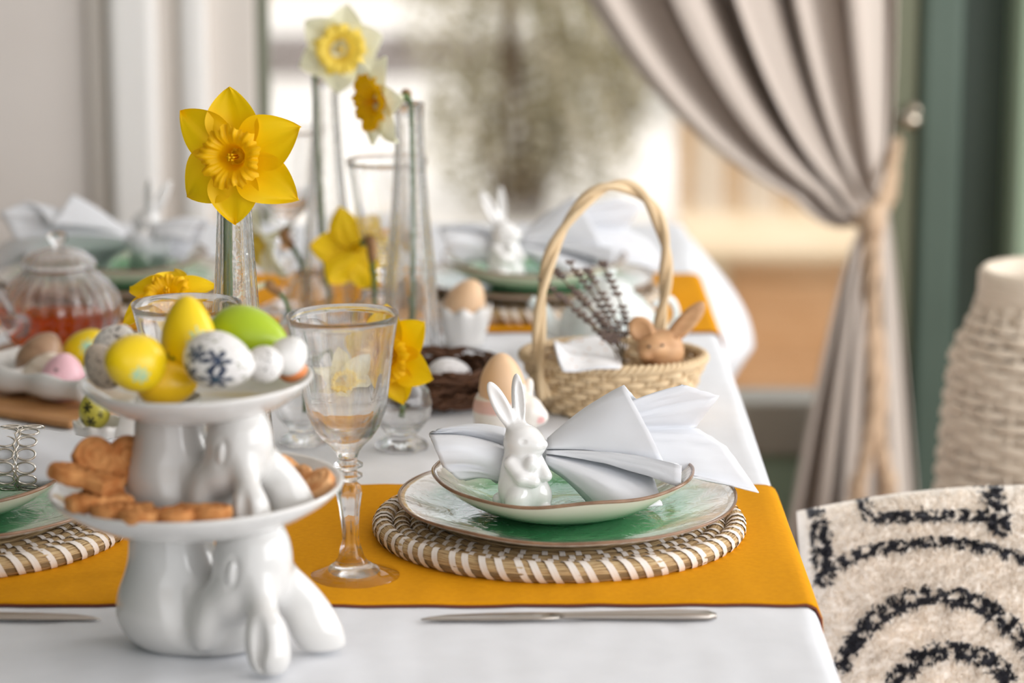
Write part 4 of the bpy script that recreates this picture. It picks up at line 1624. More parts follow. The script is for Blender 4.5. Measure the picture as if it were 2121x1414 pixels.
ck = [cookie_mesh(1), cookie_mesh(5)]
PLZ = CSL.z + 0.088
for i, (px, py, Y, rot, pale, lab, s) in enumerate([
        (232, 963, 1.99, (62, 4, 24), 0, 'brown heart-shaped cookie standing highest at the left of the stack', 1.0),
        (187, 992, 1.965, (6, 15, 30), 0, 'brown cookie tilted over the left rim of the cookie plate', 1.02),
        (212, 1034, 1.955, (0, 2, 70), 0, 'thick brown cookie lying flat under the tilted cookie', 1.0),
        (272, 1062, 1.928, (5, 0, 150), 0, 'golden cookie lying at the front left of the cookie plate', 0.98),
        (392, 1064, 1.928, (6, 0, 200), 0, 'golden cookie lying at the front beside the bunny ear', 1.0),
        (622, 1015, 2.015, (38, -6, -50), 1, 'pale golden heart cookie at the right of the cookie plate', 1.0),
        (565, 985, 2.04, (40, 10, 40), 1, 'pale cookie half hidden behind the upper bunny ear', 0.9)]):
    o = obj('heart_cookie', ck[i % 2].copy(), None, None, px_at(px, py, Y), [math.radians(a) for a in rot], (s, s, s))
    o.data.materials.clear()
    o.data.materials.append(M['cookie_pale' if pale else 'cookie'])
    tag(o, lab, 'cookie', 'heart-shaped cookies')

# ------------------------------------------------------------------ eggs
def egg_obj(label, centre, L_, D, axis, base, flowers=(), specks=None, rough=None, group=None, stripes=None, shade=None, name='painted_egg', seed=0, mat=None):
    ax = Vector(axis).normalized()
    q = ax.to_track_quat('Z', 'Y')
    qi = q.inverted()
    n, k = 96, 72
    V, F, C = [], [], []
    fl_ = []
    for (dx, dz, R, np_, col, ctr) in flowers:
        w = Vector((dx, -math.sqrt(max(0.02, 1 - dx * dx - dz * dz)), dz))
        c = qi @ w
        e1 = qi @ Vector((1, 0, 0))
        e1 = (e1 - e1.dot(c) * c).normalized()
        e2 = c.cross(e1)
        fl_.append((c, e1, e2, R, np_, np.array(rgb(*col)[:3]), np.array(rgb(*ctr)[:3])))
    b0 = np.array(rgb(*base)[:3])
    for j in range(k + 1):
        t = PI * j / k
        z = math.cos(t)
        r = math.sin(t) * (1 - 0.16 * z - 0.05 * z * z)
        for i in range(n):
            a = 2 * PI * i / n
            p = Vector((r * math.cos(a), r * math.sin(a), z))
            V.append((p.x * D / 2, p.y * D / 2, p.z * L_ / 2))
            col = b0.copy()
            if shade:
                s = 0.5 + 0.5 * fbm(p.x, p.y, p.z + seed, 2.2)
                col = col * (1 - s) + np.array(rgb(*shade)[:3]) * s
            if stripes:
                s = max(0.0, math.sin(stripes[0] * p.z + 2.0 * p.x + 1.5 * fbm(p.x, p.y, p.z, 2)))
                col = col * (1 - 0.8 * s) + np.array(rgb(*stripes[1])[:3]) * 0.8 * s
            if specks:
                s = fbm(p.x + seed, p.y, p.z, specks[0])
                if s > specks[1]:
                    kk = min(1.0, (s - specks[1]) / 0.1)
                    col = col * (1 - kk) + np.array(rgb(*specks[2])[:3]) * kk
            for c, e1, e2, R, npet, fc_, cc in fl_:
                d = p - c
                if d.length < R * 1.5:
                    u, v = d.dot(e1), d.dot(e2)
                    rr = math.hypot(u, v)
                    an = math.atan2(v, u)
                    lim = R * (0.62 + 0.38 * math.cos(npet * an))
                    if npet == 6:
                        lim = R * abs(math.cos(3 * an)) ** 0.8
                    if rr < 0.2 * R:
                        col = cc
                    elif rr < lim:
                        col = fc_
            C.append(col)
    for j in range(k):
        for i in range(n):
            i2 = (i + 1) % n
            F.append((j * n + i, (j + 1) * n + i, (j + 1) * n + i2, j * n + i2))
    o = obj(name, mesh(name, V, F, cols=C), mat or M['egg_paint'])
    o.rotation_mode = 'QUATERNION'
    o.rotation_quaternion = q
    o.location = centre
    return tag(o, label, 'egg', group)


EG = 'painted eggs on the upper cake plate'
YEL = (240, 206, 12)
AQ = (150, 206, 186)
egg_obj('yellow egg with a pale blue flower at the front left', px_at(278, 750, 1.955), 0.0475, 0.0405, (-0.5, -0.55, 0.25), YEL, [(0.36, -0.30, 0.34, 8, AQ, (214, 206, 120))], group=EG, seed=1)
egg_obj('tall yellow egg standing upright at the back of the plate', px_at(391, 704, 1.995), 0.064, 0.0405, (-0.05, 0.1, 1.0), YEL, [(0.42, 0.10, 0.36, 8, AQ, (222, 214, 140)), (-0.55, -0.42, 0.30, 6, (72, 116, 40), (200, 170, 20))], group=EG, seed=2)
egg_obj('yellow egg almost buried at the bottom of the pile', px_at(345, 793, 1.972), 0.044, 0.034, (1, 0.1, 0.0), (236, 190, 14), group=EG, seed=3)
egg_obj('white egg with dark blue flowers and speckled end at the front', px_at(455, 747, 1.952), 0.0525, 0.0405, (0.86, -0.32, -0.12), (236, 234, 232),
        [(-0.05, 0.22, 0.42, 6, (36, 52, 78), (40, 60, 90)), (-0.12, -0.50, 0.46, 6, (36, 56, 84), (60, 90, 110)), (-0.62, 0.35, 0.36, 6, (40, 56, 80), (60, 80, 100)), (-0.80, -0.35, 0.4, 6, (44, 60, 84), (60, 80, 100))], specks=(9, 0.36, (150, 150, 130)), group=EG, seed=4)
egg_obj('plain lime green egg lying at the back right', px_at(516, 697, 2.025), 0.060, 0.043, (0.9, -0.2, -0.22), (166, 192, 32), group=EG, seed=5)
egg_obj('small white egg with faint grey specks beside the floral egg', px_at(549, 753, 1.965), 0.029, 0.0265, (0.3, -0.6, 0.3), (234, 232, 230), specks=(7, 0.38, (140, 138, 134)), group=EG, seed=6)
egg_obj('plain white egg at the right edge of the plate', px_at(598, 735, 1.99), 0.031, 0.027, (0.5, -0.3, 0.6), (236, 235, 233), group=EG, seed=7)
egg_obj('speckled grey white egg at the back left of the plate', px_at(236, 712, 2.03), 0.034, 0.027, (0.6, 0.0, 0.6), (226, 222, 218), specks=(6, 0.30, (96, 88, 86)), group=EG, seed=8)
egg_obj('speckled brownish egg at the left rim behind the yellow egg', px_at(216, 757, 2.0), 0.036, 0.029, (-0.5, 0.2, 0.6), (198, 184, 170), specks=(6, 0.30, (96, 82, 76)), group=EG, seed=9)
egg_obj('small orange egg peeping out under the white egg', px_at(606, 766, 2.002), 0.022, 0.018, (0.7, 0.2, 0.0), (222, 138, 84), group=EG, seed=10)

# --- egg tray on a wooden board
TRY = 2.805
tray_c = px_at(120, 845, TRY)
tray_c = Vector((tray_c.x, TRY, T + 0.001))
bd = tag(obj('serving_board', box('serving_board', (-0.105, -0.085, 0), (0.095, 0.085, 0.008), 0.005), M['board'], loc=(tray_c.x, tray_c.y - 0.012, tray_c.z), rot=(0, 0, math.radians(-33))), 'oak serving board under the white egg tray', 'board')
f = Field((-0.096, -0.068, -0.002), (0.096, 0.068, 0.052), 0.0016)
lob = 0.004 * np.cos(f.X * 2 * PI / 0.058)
f.F = f.rbox((0, 0, 0.017), (0.086, 0.056, 0.017), 0.014) + 0.28 * (0.034 - f.Z) * (np.abs(f.Z) < 1) * 0.55 + lob * 0.5
f.sub(f.rbox((0, 0, 0.036), (0.081, 0.051, 0.010), 0.009), 0.003)
for ix in (-1, 0, 1):
    for iy in (-0.5, 0.5):
        f.sub(f.ell((ix * 0.052, iy * 0.05, 0.027), (0.0225, 0.0215, 0.024)), 0.004)
f.cut_below(0.0, 0.002)
tr_ = thing('egg_tray', 'white porcelain egg tray with scalloped sides on the board', 'egg tray', (tray_c.x, tray_c.y, tray_c.z + 0.0085), (0, 0, math.radians(-33)))
obj('tray_body', f.mesh('tray_body'), M['porcelain_cup'], tr_)
EG2 = 'eggs in the porcelain egg tray'
egg_obj('brown wooden-looking striped egg in the tray by the teapot', px_at(84, 742, 2.83), 0.058, 0.046, (0.45, 0.1, 0.8), (172, 138, 110), stripes=(9, (150, 116, 90)), group=EG2, seed=11)
egg_obj('cream egg leaning between the brown and the pink egg', px_at(92, 778, 2.80), 0.052, 0.042, (0.5, 0.0, 0.8), (226, 212, 196), stripes=(12, (204, 186, 166)), group=EG2, seed=12)
egg_obj('pink egg with tiny dark dots in the tray', px_at(131, 783, 2.775), 0.052, 0.046, (0.12, -0.1, 1.0), (236, 188, 198), [(-0.5, -0.25, 0.16, 5, (60, 50, 50), (60, 50, 50)), (0.05, -0.1, 0.12, 5, (170, 130, 60), (170, 130, 60)), (-0.2, 0.5, 0.12, 5, (110, 90, 90), (110, 90, 90))], group=EG2, seed=13)
egg_obj('yellow egg with a pale blue spot at the back of the tray', px_at(174, 722, 2.85), 0.050, 0.036, (0.6, 0.0, 0.6), (238, 204, 20), [(0.25, 0.25, 0.42, 8, AQ, AQ)], group=EG2, seed=14)

# --- egg cups
def egg_cup(label, loc, R, H, mod=None, paint=None):
    t = thing('egg_cup', label, 'egg cup', loc)
    prof = [(0, 0.0), (R * 0.72, 0.0), (R * 0.78, H * 0.05), (R * 0.74, H * 0.15), (R * 0.88, H * 0.45), (R, H * 0.85), (R * 1.02, H), (R * 0.94, H * 1.0), (R * 0.86, H * 0.8), (R * 0.7, H * 0.5), (R * 0.4, H * 0.34), (0, H * 0.3)]
    obj('cup_bowl', lathe('cup_bowl', prof, 72, mod), M['porcelain_cup'], t)
    return t


def crown(n, a, H):
    return lambda r, z, an: (r * (1 + (0.04 * math.cos(n * an) * z / H)), z + (a * (0.5 + 0.5 * math.cos(n * an)) if z > 0.95 * H else 0))


# bunny egg cup with the yellow speckled egg (left)
C1 = base_at(212, 905, 2.575)
c1 = egg_cup('white bunny-shaped egg cup half hidden by the cake stand', C1, 0.026, 0.031, crown(10, 0.0015, 0.031))
f = Field((-0.012, -0.03, -0.002), (0.052, 0.03, 0.066), 0.0014)
f.add(f.ell((0.024, 0.0, 0.024), (0.024, 0.022, 0.026)))
f.add(f.ell((0.030, -0.004, 0.042), (0.0150, 0.0150, 0.0150)), 0.008)
f.sub(f.cap((0.0, 0, 0.028), (0, 0, 0.08), 0.024, 0.026), 0.003)
f.cut_below(0.0, 0.001)
obj('bunny_figure', f.mesh('bunny_figure'), M['porcelain_cup'], c1)
egg_obj('small yellow green egg with black speckles in the bunny egg cup', px_at(196, 848, 2.573), 0.037, 0.029, (0.0, 0.05, 1.0), (196, 186, 74), [(-0.35, 0.30, 0.34, 6, (44, 44, 26), (60, 60, 30)), (-0.1, -0.45, 0.34, 6, (48, 48, 28), (60, 60, 30)), (0.5, -0.1, 0.22, 6, (80, 78, 40), (80, 78, 40)), (-0.7, -0.5, 0.3, 6, (50, 50, 30), (50, 50, 30))], seed=15)

# painted rabbit egg cup with a brown egg (centre)
C2 = base_at(1040, 900, 2.615)
c2 = thing('rabbit_egg_cup', 'painted white rabbit egg cup holding a brown egg by the basket', 'egg cup', C2)
f = Field((-0.034, -0.032, -0.002), (0.046, 0.032, 0.072), 0.0012)
f.add(f.cap((-0.002, 0, 0.012), (-0.002, 0, 0.034), 0.023, 0.026))
f.add(f.ell((0.024, -0.004, 0.032), (0.0155, 0.0150, 0.0165)), 0.006)
f.add(f.ell((0.036, -0.007, 0.029), (0.0075, 0.0080, 0.0080)), 0.004)
f.add(f.ell((0.015, -0.016, 0.050), (0.0065, 0.0045, 0.0135), (0, 22, 20)), 0.003)
f.add(f.ell((0.024, 0.004, 0.052), (0.0055, 0.0045, 0.0120), (0, 10, 0)), 0.003)
f.add(f.ell((0.010, -0.020, 0.010), (0.014, 0.009, 0.010)), 0.005)
f.sub(f.ell((-0.003, 0, 0.062), (0.0215, 0.0215, 0.030)), 0.002)
f.cut_below(0.0, 0.001)
me = f.mesh('rabbit_figure')
cols = []
for v in me.vertices:
    p = v.co
    c = np.array(rgb(236, 230, 222)[:3])
    if (p - Vector((0.0335, -0.0195, 0.0372))).length < 0.0028:
        c = np.array(rgb(40, 60, 50)[:3])
    elif (p - Vector((0.037, -0.016, 0.0265))).length < 0.0045:
        c = np.array(rgb(240, 190, 186)[:3])
    elif (p - Vector((0.0140, -0.0200, 0.050))).length < 0.0075 and p.y < -0.017:
        c = np.array(rgb(238, 176, 176)[:3])
    elif p.z > 0.0335 and p.x < 0.008 and math.hypot(p.x + 0.003, p.y) > 0.0225:
        c = np.array(rgb(226, 186, 176)[:3])
    cols.append(c)
at = me.color_attributes.new(name='Col', type='FLOAT_COLOR', domain='POINT')
a_ = np.ones((len(cols), 4), dtype=np.float32)
a_[:, :3] = np.array(cols)
at.data.foreach_set('color', a_.ravel())
obj('rabbit_figure', me, M['porcelain_paint'], c2)
egg_obj('brown hen egg standing in the painted rabbit egg cup', px_at(1040, 798, 2.613), 0.062, 0.0435, (-0.03, 0.05, 1.0), (226, 186, 146), name='hen_egg', mat=M['egg_shell'])
# far egg cup with brown egg
C3 = base_at(961, 712, 3.075)
egg_cup('white crown-edged egg cup with a brown egg at the far end', C3, 0.029, 0.040, crown(8, 0.006, 0.04))
egg_obj('brown hen egg tilted in the far crown-edged egg cup', px_at(963, 630, 3.072), 0.060, 0.045, (0.35, -0.1, 0.85), (228, 190, 152), name='hen_egg', mat=M['egg_shell'])

# ------------------------------------------------------------------ twig nest
NC = base_at(905, 800, 2.80)
nest = thing('twig_nest', 'round nest of brown twigs beside the rear bud vase', 'nest', NC)
rnd = random.Random(17)
dat = []
for k in range(230):
    a0 = rnd.uniform(0, 2 * PI)
    span = rnd.uniform(0.5, 1.6)
    b = rnd.uniform(0, 2 * PI)
    rr = 0.0165 * math.sqrt(rnd.random())
    pts = []
    for i in range(7):
        a = a0 + span * (i / 6 - 0.5)
        R = 0.062 + rr * math.cos(b) + rnd.uniform(-0.003, 0.003)
        pts.append((R * math.cos(a), R * math.sin(a), 0.021 + rr * 1.15 * math.sin(b) + rnd.uniform(-0.003, 0.004)))
    dat.append(tube_data(pts, rnd.uniform(0.0011, 0.0024), 5))
for k in range(60):
    a, c = rnd.uniform(0, 2 * PI), rnd.uniform(-0.03, 0.03)
    d = (math.cos(a), math.sin(a))
    dat.append(tube_data([(d[0] * s - d[1] * c, d[1] * s + d[0] * c, 0.004 + 0.006 * rnd.random()) for s in (-0.045, 0, 0.045)], 0.0015, 5))
j = join_data(dat)
o = obj('twigs', mesh('twigs', j[0], j[1], uvs=j[2]), M['twig'], nest)
o['kind'] = 'stuff'
egg_obj('white egg lying inside the twig nest', Vector((NC.x + 0.012, NC.y - 0.010, NC.z + 0.028)), 0.046, 0.036, (0.9, 0.2, 0.1), (232, 230, 232), specks=(6, 0.4, (190, 186, 186)), seed=18)

# ------------------------------------------------------------------ teapot
TPC = base_at(128, 770, 2.99)
trv = tag(obj('teapot_trivet', lathe('teapot_trivet', [(0, 0), (0.074, 0), (0.076, 0.003), (0.076, 0.009), (0.074, 0.012), (0, 0.012)], 48), M['board'], loc=TPC), 'round wooden trivet under the glass teapot', 'trivet')
tp = thing('glass_teapot', 'ribbed glass teapot half full of amber tea on a trivet', 'teapot', TPC + Vector((0, 0, 0.0125)), (0, 0, 0.25))
rib = lambda r, z, a: (r * (1 + 0.022 * math.cos(22 * a) * (1 if 0.006 < z < 0.085 else 0.2)), z)
TO = [(0, 0.001), (0.034, 0.0), (0.040, 0.002), (0.054, 0.014), (0.063, 0.030), (0.066, 0.044), (0.062, 0.060), (0.052, 0.074), (0.041, 0.083), (0.038, 0.088), (0.039, 0.091)]
TI = [(0.0365, 0.091), (0.0355, 0.087), (0.0385, 0.082), (0.0495, 0.0725), (0.0593, 0.059), (0.0632, 0.044), (0.0603, 0.0305), (0.0515, 0.0155), (0.038, 0.0045), (0, 0.004)]
obj('pot_body', lathe('pot_body', TO + TI, 132, rib), M['glass'], tp)
tea_o = obj('tea', lathe('tea', [(0, 0.0048), (0.037, 0.0055), (0.0505, 0.0165), (0.0590, 0.031), (0.0612, 0.037), (0, 0.037)], 64), M['tea'], tp)
ld = obj('lid', lathe('lid', [(0.0400, 0.092), (0.0405, 0.0935), (0.037, 0.098), (0.028, 0.106), (0.014, 0.1105), (0.006, 0.112), (0.0055, 0.1145), (0.0095, 0.118), (0.0105, 0.1225), (0.0085, 0.127), (0, 0.129), ][0:6] + [(0, 0.1125), (0, 0.1095), (0.013, 0.1085), (0.027, 0.1035), (0.0355, 0.096), (0.038, 0.092)], 88, lambda r, z, a: (r * (1 + 0.02 * math.cos(22 * a)), z)), M['glass'], tp)
obj('knob', lathe('knob', [(0, 0.1115), (0.006, 0.112), (0.0052, 0.1145), (0.0095, 0.118), (0.0108, 0.1228), (0.0085, 0.1275), (0, 0.1295)], 32), M['glass'], ld)
hpts = spline([(-0.060, 0, 0.062), (-0.082, 0, 0.080), (-0.102, 0, 0.072), (-0.104, 0, 0.046), (-0.086, 0, 0.026), (-0.063, 0, 0.030)], 6)
obj('handle', tube('handle', hpts, 0.0048, 10), M['glass'], tp, rot=(0, 0, 0.3))
spts = spline([(0.060, 0, 0.035), (0.078, 0, 0.045), (0.088, 0, 0.065), (0.100, 0, 0.082)], 6)
obj('spout', tube('spout', spts, [0.014 - 0.0005 * i for i in range(len(spts))], 14), M['glass'], tp, rot=(0, 0, -2.4))

# ------------------------------------------------------------------ wicker basket
BC = base_at(1270, 800, 2.765)
bk = thing('wicker_basket', 'pale wicker basket with tall twisted handle beside the nearest napkin', 'basket', BC, (0, 0, math.radians(-10)))
BH, NS = 0.054, 36
ROWS = 7


def bk_r(z):
    k = z / BH
    return 0.066 + 0.024 * k ** 0.8


ELL = 0.80
for k in range(NS):
    a = 2 * PI * k / NS
    pts = [((bk_r(z)) * math.cos(a), ELL * bk_r(z) * math.sin(a), z) for z in (0.001, 0.014, 0.028, 0.042, BH)]
    obj('stake', tube('stake', pts, 0.0017, 5), M['wicker'], bk)
for i in range(ROWS):
    z = 0.0045 + i * (BH - 0.006) / ROWS
    pts = []
    for k in range(144):
        a = 2 * PI * k / 144
        r = bk_r(z) + 0.0030 * math.cos(a * NS / 2 + i * PI)
        pts.append((r * math.cos(a), ELL * r * math.sin(a), z + 0.0006 * math.sin(5 * a + i)))
    obj('weave_strand', tube('weave_strand', pts, 0.0034, 6, closed=True, flat=(1.12, 0.55)), M['wicker'], bk)
for s in range(3):
    pts = []
    for k in range(180):
        a = 2 * PI * k / 180
        an = a * 26 + s * 2 * PI / 3
        r = bk_r(BH) + 0.0032 * math.cos(an)
        pts.append((r * math.cos(a), ELL * r * math.sin(a), BH + 0.0032 * math.sin(an)))
    obj('rim_braid', tube('rim_braid', pts, 0.0027, 6, closed=True), M['wicker'], bk)
obj('basket_base', lathe('basket_base', [(0, 0), (0.065, 0), (0.066, 0.003), (0, 0.003)], 40), M['wicker'], bk, scale=(1, ELL, 1))
hand = [(-0.068, -0.042, 0.02), (-0.074, -0.040, 0.060), (-0.071, -0.034, 0.125), (-0.056, -0.022, 0.175), (-0.022, -0.004, 0.216), (0.012, 0.010, 0.222), (0.038, 0.022, 0.200), (0.052, 0.032, 0.160), (0.053, 0.044, 0.115), (0.049, 0.052, 0.075), (0.048, 0.050, 0.03)]
Q = Matrix.Rotation(math.radians(10), 3, 'Z')
hp_ = spline([tuple(Q @ Vector(p)) for p in hand], 9)
for s in range(2):
    pts = []
    for i, p in enumerate(hp_):
        d = hp_[min(i + 1, len(hp_) - 1)] - hp_[max(i - 1, 0)]
        d /= np.linalg.norm(d)
        e1 = np.cross(d, np.array([0.0, 1.0, 0.0]))
        e1 /= np.linalg.norm(e1)
        e2 = np.cross(d, e1)
        an = i * 0.27 + s * PI
        pts.append(p + 0.0030 * (math.cos(an) * e1 + math.sin(an) * e2))
    obj('handle_strand', tube('handle_strand', pts, 0.0043, 7), M['wicker'], bk)

# cloth in the basket
M['print_cloth'] = None
m, nt, b = _new('floral_print_cloth')
vec = coords(nt, 'UV', (9, 9, 1))
vo = nt.nodes.new('ShaderNodeTexVoronoi')
vo.inputs['Scale'].default_value = 1.0
nt.links.new(vec, vo.inputs['Vector'])
nt.links.new(ramp(nt, vo.outputs['Distance'], [(0.0, rgb(120, 120, 130)), (0.14, rgb(214, 170, 140)), (0.2, rgb(236, 236, 238)), (1.0, rgb(236, 236, 238))]), b.inputs['Base Color'])
_inp(b, 'Roughness', 0.85)
M['print_cloth'] = m
bc = thing('basket_cloth', 'white floral cloth lining the wicker basket with a corner over the rim', 'cloth', BC)


def bc_l(px, py, Y):
    return px_at(px, py, Y) - BC


rows = [[(1160, 720, 2.80), (1200, 700, 2.82), (1260, 700, 2.83), (1300, 715, 2.83)],
        [(1152, 708, 2.755), (1190, 722, 2.77), (1240, 728, 2.775), (1290, 735, 2.77)],
        [(1150, 712, 2.715), (1185, 735, 2.715), (1235, 742, 2.715), (1286, 752, 2.715)],
        [(1158, 745, 2.685), (1190, 752, 2.686), (1235, 752, 2.688), (1288, 757, 2.692)],
        [(1168, 768, 2.672), (1195, 768, 2.674), (1235, 762, 2.676), (1284, 762, 2.682)]]
RW = [spline([tuple(bc_l(*p)) for p in r], 8) for r in rows]
CL = [spline([RW[j][i] for j in range(5)], 6) for i in range(len(RW[0]))]
V = []
U = []
for i, c in enumerate(CL):
    for j_, p in enumerate(c):
        V.append((p[0], p[1], p[2] + 0.002 * fbm(p[0], p[1], p[2], 60)))
        U.append((i / (len(CL) - 1), j_ / (len(c) - 1)))
nn = len(CL[0])
F = [(i * nn + j_, (i + 1) * nn + j_, (i + 1) * nn + j_ + 1, i * nn + j_ + 1) for i in range(len(CL) - 1) for j_ in range(nn - 1)]
o = obj('cloth_sheet', mesh('cloth_sheet', V, F, uvs=U), M['print_cloth'], bc)
solid(o, 0.0012)
hem = [tuple(CL[i][-1]) for i in range(len(CL))]
obj('hem', tube('hem', hem, 0.0012, 6), M['napkin'], bc)
hem = [tuple(CL[0][k]) for k in range(nn)]
obj('hem', tube('hem', hem, 0.0016, 6), M['napkin'], bc)

# lavender sprigs
rnd = random.Random(31)
for k, (tx, ty, dY) in enumerate([(1118, 575, 2.735), (1150, 560, 2.75), (1180, 545, 2.745), (1215, 560, 2.74), (1248, 545, 2.75), (1188, 600, 2.73), (1160, 615, 2.725)]):
    base = px_at(1300 - 3 * k, 752 - 2 * (k % 3), 2.742)
    tip = px_at(tx, ty, dY)
    lv = thing('lavender_sprig', ('dry lavender sprig in the basket, tip ' + ['furthest left', 'second from the left and high', 'third from the left', 'in the middle of the bunch', 'highest at the right of the bunch', 'low in the middle of the bunch', 'low at the left of the bunch'][k]), 'lavender', base, group='dry lavender sprigs in the basket')
    mid = (base + tip) / 2 + Vector((0.004 * (k - 3) * 0.3 + 0.012, 0, -0.006))
    sp = spline([(0, 0, 0), tuple(mid - base), tuple(tip - base)], 10)
    obj('stalk', tube('stalk', sp, 0.0010, 5), M['lavender_stem'], lv)
    dat = []
    for i in range(7, len(sp)):
        if (i * 7 + k) % 5 == 0:
            continue
        for q in range(5):
            a = 2 * PI * q / 5 + i
            d = np.array([math.cos(a), 0.8 * math.sin(a), 0.35])
            c = sp[i] + d * 0.0024
            rr = rnd.uniform(0.0016, 0.0025)
            dat.append(tube_data([c - d * rr, c, c + d * rr * 1.2], [rr * 0.5, rr, rr * 0.4], 5))
    j = join_data(dat)
    o = obj('buds', mesh('buds', j[0], j[1], uvs=j[2]), M['lavender_bud'], lv)
    o['kind'] = 'stuff'

# wooden rabbit in the basket
WC = px_at(1362, 725, 2.735)
wb = thing('wooden_rabbit', 'honey-coloured wooden toy rabbit sitting in the wicker basket', 'toy', WC)
f = Field((-0.036, -0.036, -0.03), (0.046, 0.032, 0.056), 0.0012)
f.add(f.ell((0.004, 0.004, -0.002), (0.0225, 0.021, 0.0225)))
f.add(f.ell((-0.006, -0.010, 0.004), (0.0150, 0.0140, 0.0125)), 0.005)
f.add(f.ell((-0.013, -0.019, -0.0005), (0.0070, 0.0070, 0.0060)), 0.003)
f.add(f.ell((-0.016, -0.001, 0.0205), (0.0125, 0.0055, 0.0150), (0, -38, 0)), 0.002)
f.sub(f.ell((-0.0165, -0.0062, 0.0210), (0.0090, 0.0035, 0.0110), (0, -38, 0)), 0.001)
f.add(f.ell((0.0275, 0.004, 0.0265), (0.0095, 0.0060, 0.0280), (0, 42, 0)), 0.002)
f.sub(f.ell((0.0275, -0.0030, 0.0275), (0.0062, 0.0035, 0.0215), (0, 42, 0)), 0.001)
f.add(f.ell((-0.006, -0.020, -0.0185), (0.0105, 0.0080, 0.0070)), 0.002)
f.add(f.ell((0.012, -0.018, -0.020), (0.0095, 0.0080, 0.0070)), 0.002)
me = f.mesh('rabbit_wood')
ul = me.uv_layers.new(name='UVMap')
for lp in me.loops:
    c = me.vertices[lp.vertex_index].co
    ul.data[lp.index].uv = (c.x * 2, c.z * 2 + c.y)
obj('rabbit_wood', me, M['wood_toy'], wb)
for c in ((-0.0095, -0.0236, 0.0085), (0.0035, -0.0225, 0.0095)):
    obj('eye', lathe('eye', [(0, -0.0016), (0.0014, -0.0008), (0.0017, 0), (0.0014, 0.0008), (0, 0.0016)], 10), M['black'], wb, loc=c)

# ------------------------------------------------------------------ white lobed dish behind the basket
DC = base_at(1262, 650, 3.02)
M['dish_paint'] = plain('white_porcelain_pale_print', rgb(234, 235, 233), 0.18, 0.5, coat=0.3, var=(22, rgb(206, 218, 216), 2))
M['gold'] = plain('gold_rim', rgb(206, 186, 146), 0.3, metal=0.6)
sa = thing('saucer_plate', 'white saucer plate with fine gold rim behind the basket handle', 'plate', DC)
obj('saucer_body', lathe('saucer_body', [(0, 0), (0.04, 0), (0.055, 0.004), (0.074, 0.014), (0.075, 0.016), (0.073, 0.0165), (0.055, 0.008), (0.04, 0.0045), (0, 0.0045)], 72), M['porcelain_cup'], sa)
obj('gold_rim', tube('gold_rim', [(0.0747 * math.cos(2 * PI * k / 72), 0.0747 * math.sin(2 * PI * k / 72), 0.0163) for k in range(72)], 0.0009, 5, closed=True), M['gold'], sa)
dt = thing('white_teapot', 'white lobed porcelain teapot on the saucer behind the basket', 'teapot', DC + Vector((0, 0, 0.0047)))
lob8 = lambda r, z, a: (r * (1 + 0.035 * abs(math.cos(4 * a)) * math.sin(PI * min(1, z / 0.075))), z)
obj('pot_body', lathe('pot_body', [(0, 0), (0.030, 0), (0.034, 0.002), (0.050, 0.014), (0.054, 0.026), (0.049, 0.042), (0.036, 0.058), (0.026, 0.066), (0.024, 0.068), (0, 0.068)], 96, lob8), M['dish_paint'], dt)
lid = obj('lid', lathe('lid', [(0.0262, 0.067), (0.0262, 0.069), (0.020, 0.076), (0.010, 0.080), (0.0045, 0.081), (0.0045, 0.083), (0.008, 0.087), (0.006, 0.091), (0, 0.092)], 48), M['dish_paint'], dt)
sp = spline([(-0.045, 0, 0.020), (-0.064, 0, 0.028), (-0.072, 0, 0.045), (-0.086, 0, 0.056)], 6)
obj('spout', tube('spout', sp, [0.013 - 0.0004 * i for i in range(len(sp))], 12), M['dish_paint'], dt)
sp = spline([(0.048, 0.012, 0.048), (0.066, 0.018, 0.054), (0.074, 0.02, 0.036), (0.064, 0.018, 0.018), (0.05, 0.012, 0.016)], 6)
obj('handle', tube('handle', sp, 0.0042, 8), M['dish_paint'], dt)

# ------------------------------------------------------------------ chair, cushion
M['chair_fabric'] = plain('off_white_boucle', rgb(222, 212, 202), 0.95, 0.1, var=(60, rgb(206, 194, 184)), bump=(260, 0.8, 0.004))
M['chair_leg'] = plain('pale_oak_leg', rgb(206, 174, 136), 0.5)
CUY = 2.50
CU = px_at(2150, 1452, CUY)
ch = thing('dining_chair', 'off-white upholstered chair under the patterned cushion', 'chair', (CU.x + 0.03, CUY, 0), (0, 0, 0))
obj('seat', box('seat', (-0.22, -0.26, 0.33), (0.25, 0.22, 0.385), 0.02), M['chair_fabric'], ch)
for sx in (-0.19, 0.21):
    for sy in (-0.22, 0.18):
        obj('leg', tube('leg', [(sx * 1.05, sy * 1.05, 0), (sx, sy, 0.335)], [0.014, 0.02], 12), M['chair_leg'], ch)
obj('backrest', box('backrest', (-0.20, 0.19, 0.38), (0.24, 0.25, 0.66), 0.02), M['chair_fabric'], ch)

CW, CHH = 0.220, 0.185
LEAN = math.radians(24)
cush = thing('cushion', 'cream tufted cushion with charcoal arcs and lines on the chair', 'cushion', (CU.x, CUY + 0.06, CU.z), (-LEAN, 0, 0))
SCP = FPX / (CUY * CP + (T + CH - CU.z) * SP)
KZ = 1.0 / (SCP * math.cos(LEAN - math.radians(16)))


def seg_d(u, w, pts):
    best = 9
    for (a, b), (c, d) in zip(pts[:-1], pts[1:]):
        vx, vy = c - a, d - b
        t = max(0, min(1, ((u - a) * vx + (w - b) * vy) / (vx * vx + vy * vy)))
        best = min(best, math.hypot(u - a - vx * t, w - b - vy * t))
    return best


def PU(px, py):
    return ((px - 2150) / SCP, ((1452 - py) - 98) / 0.807 * KZ)


